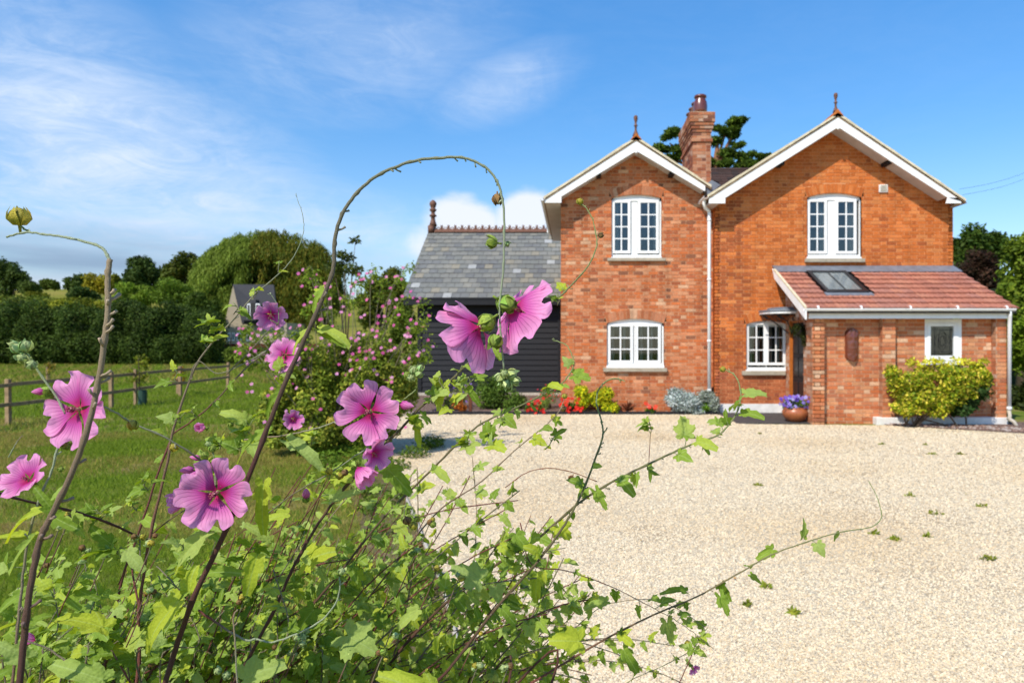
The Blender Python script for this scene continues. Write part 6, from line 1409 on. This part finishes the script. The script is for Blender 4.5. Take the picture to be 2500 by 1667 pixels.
for i in range(22):
    x0 = random.uniform(560, 900); Y = random.uniform(1.0, 1.25); top = random.uniform(1060, 1250)
    T(lav, [(x0-200, 1640), (x0-130, 1480), (x0-60, (1500+top)/2), (x0+random.uniform(0, 90), top)], (Y, Y*1.03), .0020, .0009, C_DARK, C_PUR, 4, BASE, random.randint(12, 18), .023, .45, 1.0)
for i in range(34):
    x, y = random.uniform(120, 1200), random.uniform(1180, 1540)
    if x > 900 and y < 1150+(x-900)*.6: continue
    Y = random.uniform(.84, 1.1); c = D(x, y, Y); n_ = random.randint(2, 4)
    for k in range(n_): bud(lav, c+Vector((random.uniform(-.007, .007), random.uniform(-.004, .004), random.uniform(-.007, .007))), random.uniform(.0032, .0052), (random.uniform(-1, 1), -.6, random.uniform(-.2, 1)), random.choice(['green', 'pale', 'pale', 'yellow', 'brown']), random.random()*3)
    stem(lav, [c-Vector((.03, 0, .07)), c-Vector((.012, 0, .03)), c], .0012, .0008, C_PUR, C_OLV, 1, 3)
# sparse small clusters on the left over the lawn
for (x, y, n, s) in ((230, 1175, 5, .020), (160, 1190, 3, .02), (330, 1105, 5, .022), (300, 1150, 4, .02), (270, 1260, 5, .03), (420, 1255, 5, .022), (460, 1215, 4, .022), (490, 745, 4, .022), (470, 780, 3, .022), (590, 665, 3, .012), (640, 605, 2, .010), (400, 860, 3, .02), (545, 700, 3, .016), (415, 950, 3, .016), (440, 935, 3, .016), (470, 1060, 5, .022), (505, 1010, 4, .022), (570, 975, 5, .026), (560, 1020, 5, .026), (760, 1080, 5, .024), (830, 1065, 4, .022), (990, 905, 4, .020), (1010, 870, 3, .018), (955, 960, 3, .02), (130, 1290, 4, .025), (130, 1350, 4, .03), (60, 1300, 3, .03), (720, 1000, 4, .02), (1075, 1010, 5, .024), (1130, 1000, 4, .022), (1040, 930, 3, .02), (1150, 950, 4, .018), (1080, 870, 3, .02), (1055, 845, 2, .018), (1265, 1010, 3, .018), (640, 850, 3, .02), (1285, 680, 2, .010)):
    Y = .92
    pth = [D(x+random.uniform(-14, 14), y+22, Y), D(x, y+8, Y), D(x+random.uniform(-10, 14), y-6, Y)]
    p = stem(lav, pth, .0008, .0006, C_OLV, C_GRN, 0, 3); leafy(lav, p, n, s, 0, 1, .3)
# prominent individual leaves: base, tip, width, distance
NC = Vector((-.25, -1.0, .5))
for (a, b, w, Y, n) in (((742, 668), (697, 722), .62, .82, (-.5, -.8, .5)), ((735, 665), (742, 690), .8, .83, None), ((712, 757), (657, 800), .60, .82, (-.3, -.6, .8)), ((735, 757), (803, 776), .55, .82, (.1, -.5, .9)), ((738, 770), (795, 790), .8, .82, (0, -.5, 1)),
    ((605, 1112), (595, 1238), .50, .80, (.3, -1, .2)), ((472, 1228), (383, 1312), .52, .80, (-.3, -.8, .7)), ((410, 1380), (287, 1508), .75, .78, (-.3, -.9, .6)), ((590, 1278), (560, 1378), .75, .80, (.3, -1, .1)), ((235, 1560), (100, 1515), .65, .70, (0, -.9, .7)), ((235, 1440), (118, 1405), .55, .74, (0, -.6, 1)),
    ((78, 1232), (2, 1322), .45, .70, (-.3, -.9, .6)), ((100, 1175), (-15, 1205), .55, .70, (-.2, -.6, 1)), ((70, 1235), (-30, 1225), .45, .71, (-.1, -.5, 1)), ((130, 1180), (75, 1120), .8, .70, (0, -.8, .6)), ((120, 1185), (175, 1215), .9, .70, (.3, -1, .3)), ((60, 1360), (-20, 1400), .7, .72, (0, -.9, .6)), ((60, 1510), (-20, 1475), .6, .7, (0, -.9, .6)), ((165, 1190), (190, 1235), .6, .72, (0, -1, .3)),
    ((1018, 882), (1003, 942), .62, .93, (-.1, -1, .3)), ((1072, 888), (1098, 922), .7, .93, (0, -1, .4)), ((958, 975), (960, 1020), .7, .93, (.1, -1, .2)), ((892, 1078), (942, 1130), .75, .90, (.3, -1, .3)), ((640, 905), (588, 962), .5, .82, (-.3, -.9, .6)), ((615, 995), (515, 1032), .55, .82, (-.2, -.7, .9)), ((665, 1015), (740, 1058), .5, .84, (.1, -.6, .9)),
    ((1232, 1322), (1230, 1388), .6, 1.1, (0, -1, .2)), ((1775, 1262), (1742, 1282), .8, 1.27, (0, -1, .5)), ((1655, 1370), (1678, 1420), .5, 1.2, (.2, -1, .3)), ((1532, 1430), (1545, 1484), .65, 1.2, (.2, -1, .2)), ((1432, 1492), (1472, 1552), .75, 1.18, (.2, -1, .2)), ((1395, 1380), (1342, 1388), .8, 1.15, (0, -.7, .9)), ((1575, 1358), (1530, 1345), .7, 1.2, (0, -.6, 1)), ((1845, 1232), (1850, 1195), .45, 1.28, (.2, -1, .2)), ((1725, 1320), (1750, 1340), .5, 1.26, (0, -1, .3)),
    ((1330, 1472), (1262, 1470), .9, 1.1, (0, -.9, .5)), ((1185, 1225), (1212, 1262), .9, 1.05, (0, -1, .3)), ((1280, 1340), (1290, 1372), .7, 1.12, (0, -1, .2)), ((1492, 1068), (1495, 1105), .5, 1.2, (0, -1, .3)), ((1462, 1088), (1462, 1118), .5, 1.2, (0, -1, .3)), ((1345, 1120), (1325, 1145), .8, 1.15, (0, -1, .4)), ((1370, 1130), (1398, 1175), .45, 1.15, (.3, -1, .2)), ((1000, 1600), (870, 1545), .6, .9, (0, -.9, .7)), ((620, 1240), (560, 1200), .8, .95, (0, -.8, .7)), ((700, 1290), (760, 1260), .9, .95, (0, -.8, .7)), ((660, 1180), (590, 1195), .8, .95, (0, -.8, .7)), ((760, 1150), (830, 1120), .7, .9, (0, -.8, .7)), ((460, 1320), (520, 1300), .7, .84, (0, -.8, .7)), ((560, 1560), (640, 1520), .8, .85, (0, -.8, .7)), ((800, 1460), (870, 1500), .9, .9, (0, -.8, .7)), ((960, 1400), (905, 1440), .9, .95, (0, -.8, .7)), ((1100, 1330), (1040, 1300), .9, 1.0, (0, -.8, .7)), ((720, 1400), (680, 1450), .9, .9, (0, -1, .5))):
    p0, p1 = D(*a, Y), D(*b, Y-.012); pl_ = lav2 if a[0] < 300 else lav
    add_leaf(pl_, p0, p1, Vector(n) if n else None, w)
# build leaves: the largest 300 of each plant as objects, the rest as one mass
lo_cache = LEAF_LO
for plant in (lav, lav2):
    L_ = sorted([x for x in ALL_LEAF if x[0] is plant], key=lambda x: -x[2]); keep = L_[:295]; rest = L_[295:]
    for (_, m, s, kd) in keep: i, me = random.choice(LM); inst('leaf', me, plant, m)
    if rest:
        V, Fs, C, o = [], [], [], 0
        for (_, m, s, kd) in rest:
            v, f, c = random.choice(lo_cache); mm = np.array(m); vv = v @ mm[:3, :3].T+mm[:3, 3]; V += vv.tolist(); Fs += [tuple(i+o for i in ff_) for ff_ in f]; g = random.random(); C += [(cc[0], g, 0) for cc in c]; o += len(v)
        b = MB(); b.v, b.f, b.c = V, Fs, C; b.build('foliage', M['leaf'], plant, True, kind='stuff')
        print('REST LEAVES', len(rest), 'verts', len(V))

# flowers (overview px centre, radius px, facing, distance)
def FL(pl, x, y, r, n, Y, spin=0, **k): return flower(pl, D(x, y, Y), r*1.063*Y/F, Vector(n), spin, **k)
FL(lav2, 183, 940, 88, (-.25, -1, .15), .72, .4)
FL(lav2, 68, 1103, 56, (-.15, -.80, .55), .72, 1.0, cone=.4)
FL(lav, 500, 1130, 87, (.05, -1, .02), .78, .63)
FL(lav, 432, 1150, 42, (-.8, -.5, -.1), .81, .2, cone=.8, meshes=PET_F)
FL(lav, 850, 945, 75, (.02, -1, .05), .86, .1)
FL(lav, 858, 1040, 44, (.65, -.75, -.15), .86, .6, cone=.55)
FL(lav, 820, 1072, 50, (.72, -.4, -.65), .85, .3, cone=.75, meshes=PET_F)
FL(lav, 1108, 748, 104, (-.62, .30, -.42), .84, .9, cone=.42, skip=(1,))
FL(lav, 1172, 705, 108, (.60, .42, -.38), .85, .2, cone=.35)
FL(lav, 622, 722, 36, (.35, -.8, -.35), .93, .4, cone=.2, calyx='yellow')
FL(lav, 655, 815, 40, (-.1, -.9, .2), .93, .1)
FL(lav, 674, 962, 26, (.3, -.8, -.1), .95, .3, cone=.5)
FL(lav, 472, 983, 26, (-.2, -.9, .2), .92, .2, cone=.9, meshes=PET_F)
FL(lav2, 82, 1470, 26, (-.4, -.6, .4), .85, .3, cone=.8, meshes=PET_F)
FL(lav, 1590, 1530, 18, (.4, -.7, -.4), 1.25, .3, cone=.6)
for (x, y, r, n, Y) in ((437, 1080, 24, (-.6, -.7, .1), .82), (455, 1090, 26, (-.7, -.5, -.1), .80), (95, 898, 22, (-1, -.1, -.1), .72), (928, 930, 26, (1, -.3, -.1), .86), (703, 1137, 22, (.2, -.5, .8), .98), (455, 1052, 18, (-.8, -.3, .2), .86)):
    c = D(x, y, Y); s = r*1.063*Y/F; n = Vector(n).normalized(); pl_ = lav2 if x < 300 else lav
    inst('pink_bud', PB, pl_, frame_from(n, c-n*s*.4, s*1.3, random.random()*3)); bud(pl_, c-n*s*.55, s*.42, n, 'green')
for (x, y, r, n, Y, kd) in ((1143, 458, 19, (.1, -.4, -1), .84, 'brown'), (1130, 557, 20, (-1, -.2, .1), .84, 'green'), (1168, 700, 27, (.3, -.7, -.3), .835, 'green'), (1118, 746, 22, (-.5, -.6, -.3), .835, 'green'), (1138, 784, 24, (-.2, -.8, -.6), .83, 'green'), (1165, 560, 9, (.8, -.3, -.4), .84, 'pale'),
    (1150, 868, 18, (-.7, -.4, -.6), .84, 'pale'), (1175, 860, 19, (.8, -.4, .1), .84, 'pale'), (1165, 882, 18, (.1, -.5, -1), .84, 'pale'), (1185, 875, 14, (1, -.3, -.3), .84, 'pale'), (1158, 858, 13, (-.2, -.8, .4), .83, 'pale'),
    (950, 850, 15, (.4, -.6, .7), .90, 'pale'), (935, 862, 14, (-.3, -.7, .4), .90, 'green'), (962, 858, 14, (.9, -.3, .3), .90, 'pale'), (944, 868, 12, (0, -1, -.1), .89, 'pale'), (965, 845, 12, (.6, -.2, .8), .90, 'pale'),
    (305, 976, 17, (.4, -.6, -.6), .75, 'yellow'), (762, 968, 17, (-.1, -.7, .8), .88, 'yellow'), (400, 1027, 14, (0, -.8, .4), .92, 'yellow'), (115, 905, 16, (-.9, -.4, -.1), .725, 'green'), (140, 1018, 13, (-.5, -.5, .8), .72, 'green'), (152, 1024, 13, (.7, -.6, .2), .72, 'green'), (530, 975, 9, (.3, -.5, .8), .92, 'green'),
    (470, 1045, 13, (-.2, -.6, .8), .80, 'green'), (488, 1030, 12, (.3, -.5, .9), .8, 'green'), (492, 1060, 13, (.2, -.8, .3), .79, 'green'), (478, 1020, 9, (0, -.5, 1), .8, 'pale'), (755, 1082, 12, (-.5, -.5, .7), .88, 'yellow'), (780, 1092, 13, (0, -.8, -.3), .87, 'yellow'), (792, 1085, 11, (.6, -.6, 0), .87, 'brown'),
    (935, 1195, 14, (-.2, -.3, .9), .98, 'brown'), (950, 1207, 13, (.4, -.6, .7), .97, 'yellow'), (958, 1192, 10, (.7, -.3, .7), .98, 'yellow'), (770, 1320, 13, (-.3, -.6, .7), .85, 'green'), (785, 1312, 12, (.4, -.6, .7), .85, 'pale'), (500, 1540, 12, (0, -.7, .7), .82, 'pale'), (520, 1550, 12, (.5, -.7, .4), .82, 'pale'), (105, 1298, 9, (.6, -.5, -.6), .72, 'brown'), (1580, 1478, 11, (0, -.6, .8), 1.22, 'yellow'), (140, 1078, 9, (.4, -.6, .6), .7, 'green'), (645, 708, 7, (-.5, -.5, .5), .93, 'yellow')):
    bud(lav2 if x < 310 else lav, D(x, y, Y), r*1.063*Y/F*.72, n, kd, random.random()*3)
T(lav, [(955, 895), (930, 915), (905, 935)], (.88, .87), .0012, .0010, C_GRN, C_GRN)
T(lav, [(560, 1010), (650, 1000), (720, 985), (790, 962), (830, 950)], (.86, .87), .0013, .0010, C_TAN, C_GREY, 2)
T(lav, [(600, 1190), (680, 1130), (760, 1085), (840, 1030), (900, 985)], (.90, .88), .0011, .0009, C_OLV, C_GREY, 2)
T(lav, [(497, 1140), (492, 1060), (488, 1035)], (.80, .80), .0013, .0010, C_GREY, C_GRN)
T(lav2, [(20, 1050), (35, 1020), (52, 1000)], (.8, .8), .0009, .0006, C_GREY, C_TAN, 2)
T(lav, [(640, 745), (622, 735), (610, 722)], (.93, .93), .0008, .0008, C_GRN, C_GRN)

# ------------------------------------------------------------------ second lavatera bush by the drive (middle distance)
b2 = empty('lavatera_bush', (-3.2, 9.8, 0), 'large bushy lavatera covered in small pink flowers beside the outbuilding', 'bush')
Y2 = 9.7
cl2 = [ell(*c, Y2, .55) for c in ((770, 960, 110, 85), (880, 950, 105, 100), (930, 890, 60, 60), (820, 880, 85, 70), (710, 1000, 75, 75), (880, 1030, 110, 70), (975, 960, 40, 70), (750, 880, 50, 45), (670, 990, 40, 45), (800, 1070, 110, 42), (690, 1060, 50, 36))]
v, f, c = cloud(sub_clumps(cl2, 12, .36), 46000, .045, [(.08, .125, .03), (.10, .155, .035), (.13, .175, .045), (.06, .095, .03), (.17, .20, .055)], asp=.75, cl_var=.3); np_mesh('foliage', v, f, c, M['leafs'], b2, 'stuff')
random.seed(5)
q = MB(); tips = []
for i in range(70):
    tx = random.uniform(600, 1035); ty = random.uniform(660, 880) if tx > 760 else random.uniform(790, 900); p0 = P(random.uniform(760, 900), 1100, Y2); p1 = P(tx, ty, Y2+random.uniform(-.6, .5)); mid = p0.lerp(p1, .6)+Vector((0, 0, .1)); pth = catmull([p0, mid, p1+Vector((0, 0, .05)), p1+Vector(((.12 if tx > 820 else -.12), 0, -.0))], 4)
    q.tube(pth, [.008-.006*k/(len(pth)-1) for k in range(len(pth))], 5, C_OLV); tips.append(pth)
q.build('stems', M['stem'], b2)
fcols = [(.78, .16, .44), (.82, .28, .55), (.70, .10, .36), (.85, .36, .62)]
pts = []
for pth in tips:
    for _ in range(2): p = pth[random.randint(len(pth)-6, len(pth)-1)]; pts.append(p+Vector((random.uniform(-.05, .05), -.06, random.uniform(-.05, .05))))
for _ in range(60): pts.append(P(random.uniform(780, 1010), random.gauss(820, 60), Y2-.45+random.uniform(-.1, .2)))
for _ in range(22): pts.append(P(random.uniform(590, 760), random.uniform(840, 960), Y2-.4+random.uniform(-.1, .2)))
for _ in range(14): pts.append(P(random.uniform(640, 1030), random.uniform(900, 1060), Y2-.5))
flowers_on(b2, pts, .027, fcols)
v, f, c = cloud([((p.x, p.y+.03, p.z-.05), (.10, .08, .10)) for p in [t[random.randint(len(t)//2, len(t)-1)] for t in tips for _ in range(4)]], 8500, .042, [(.08, .14, .03), (.12, .18, .04)], asp=.6, shell=.1); np_mesh('foliage', v, f, c, M['leafs'], b2, 'stuff')
# loose rough grass and stems to the left of the bush, near the lawn edge
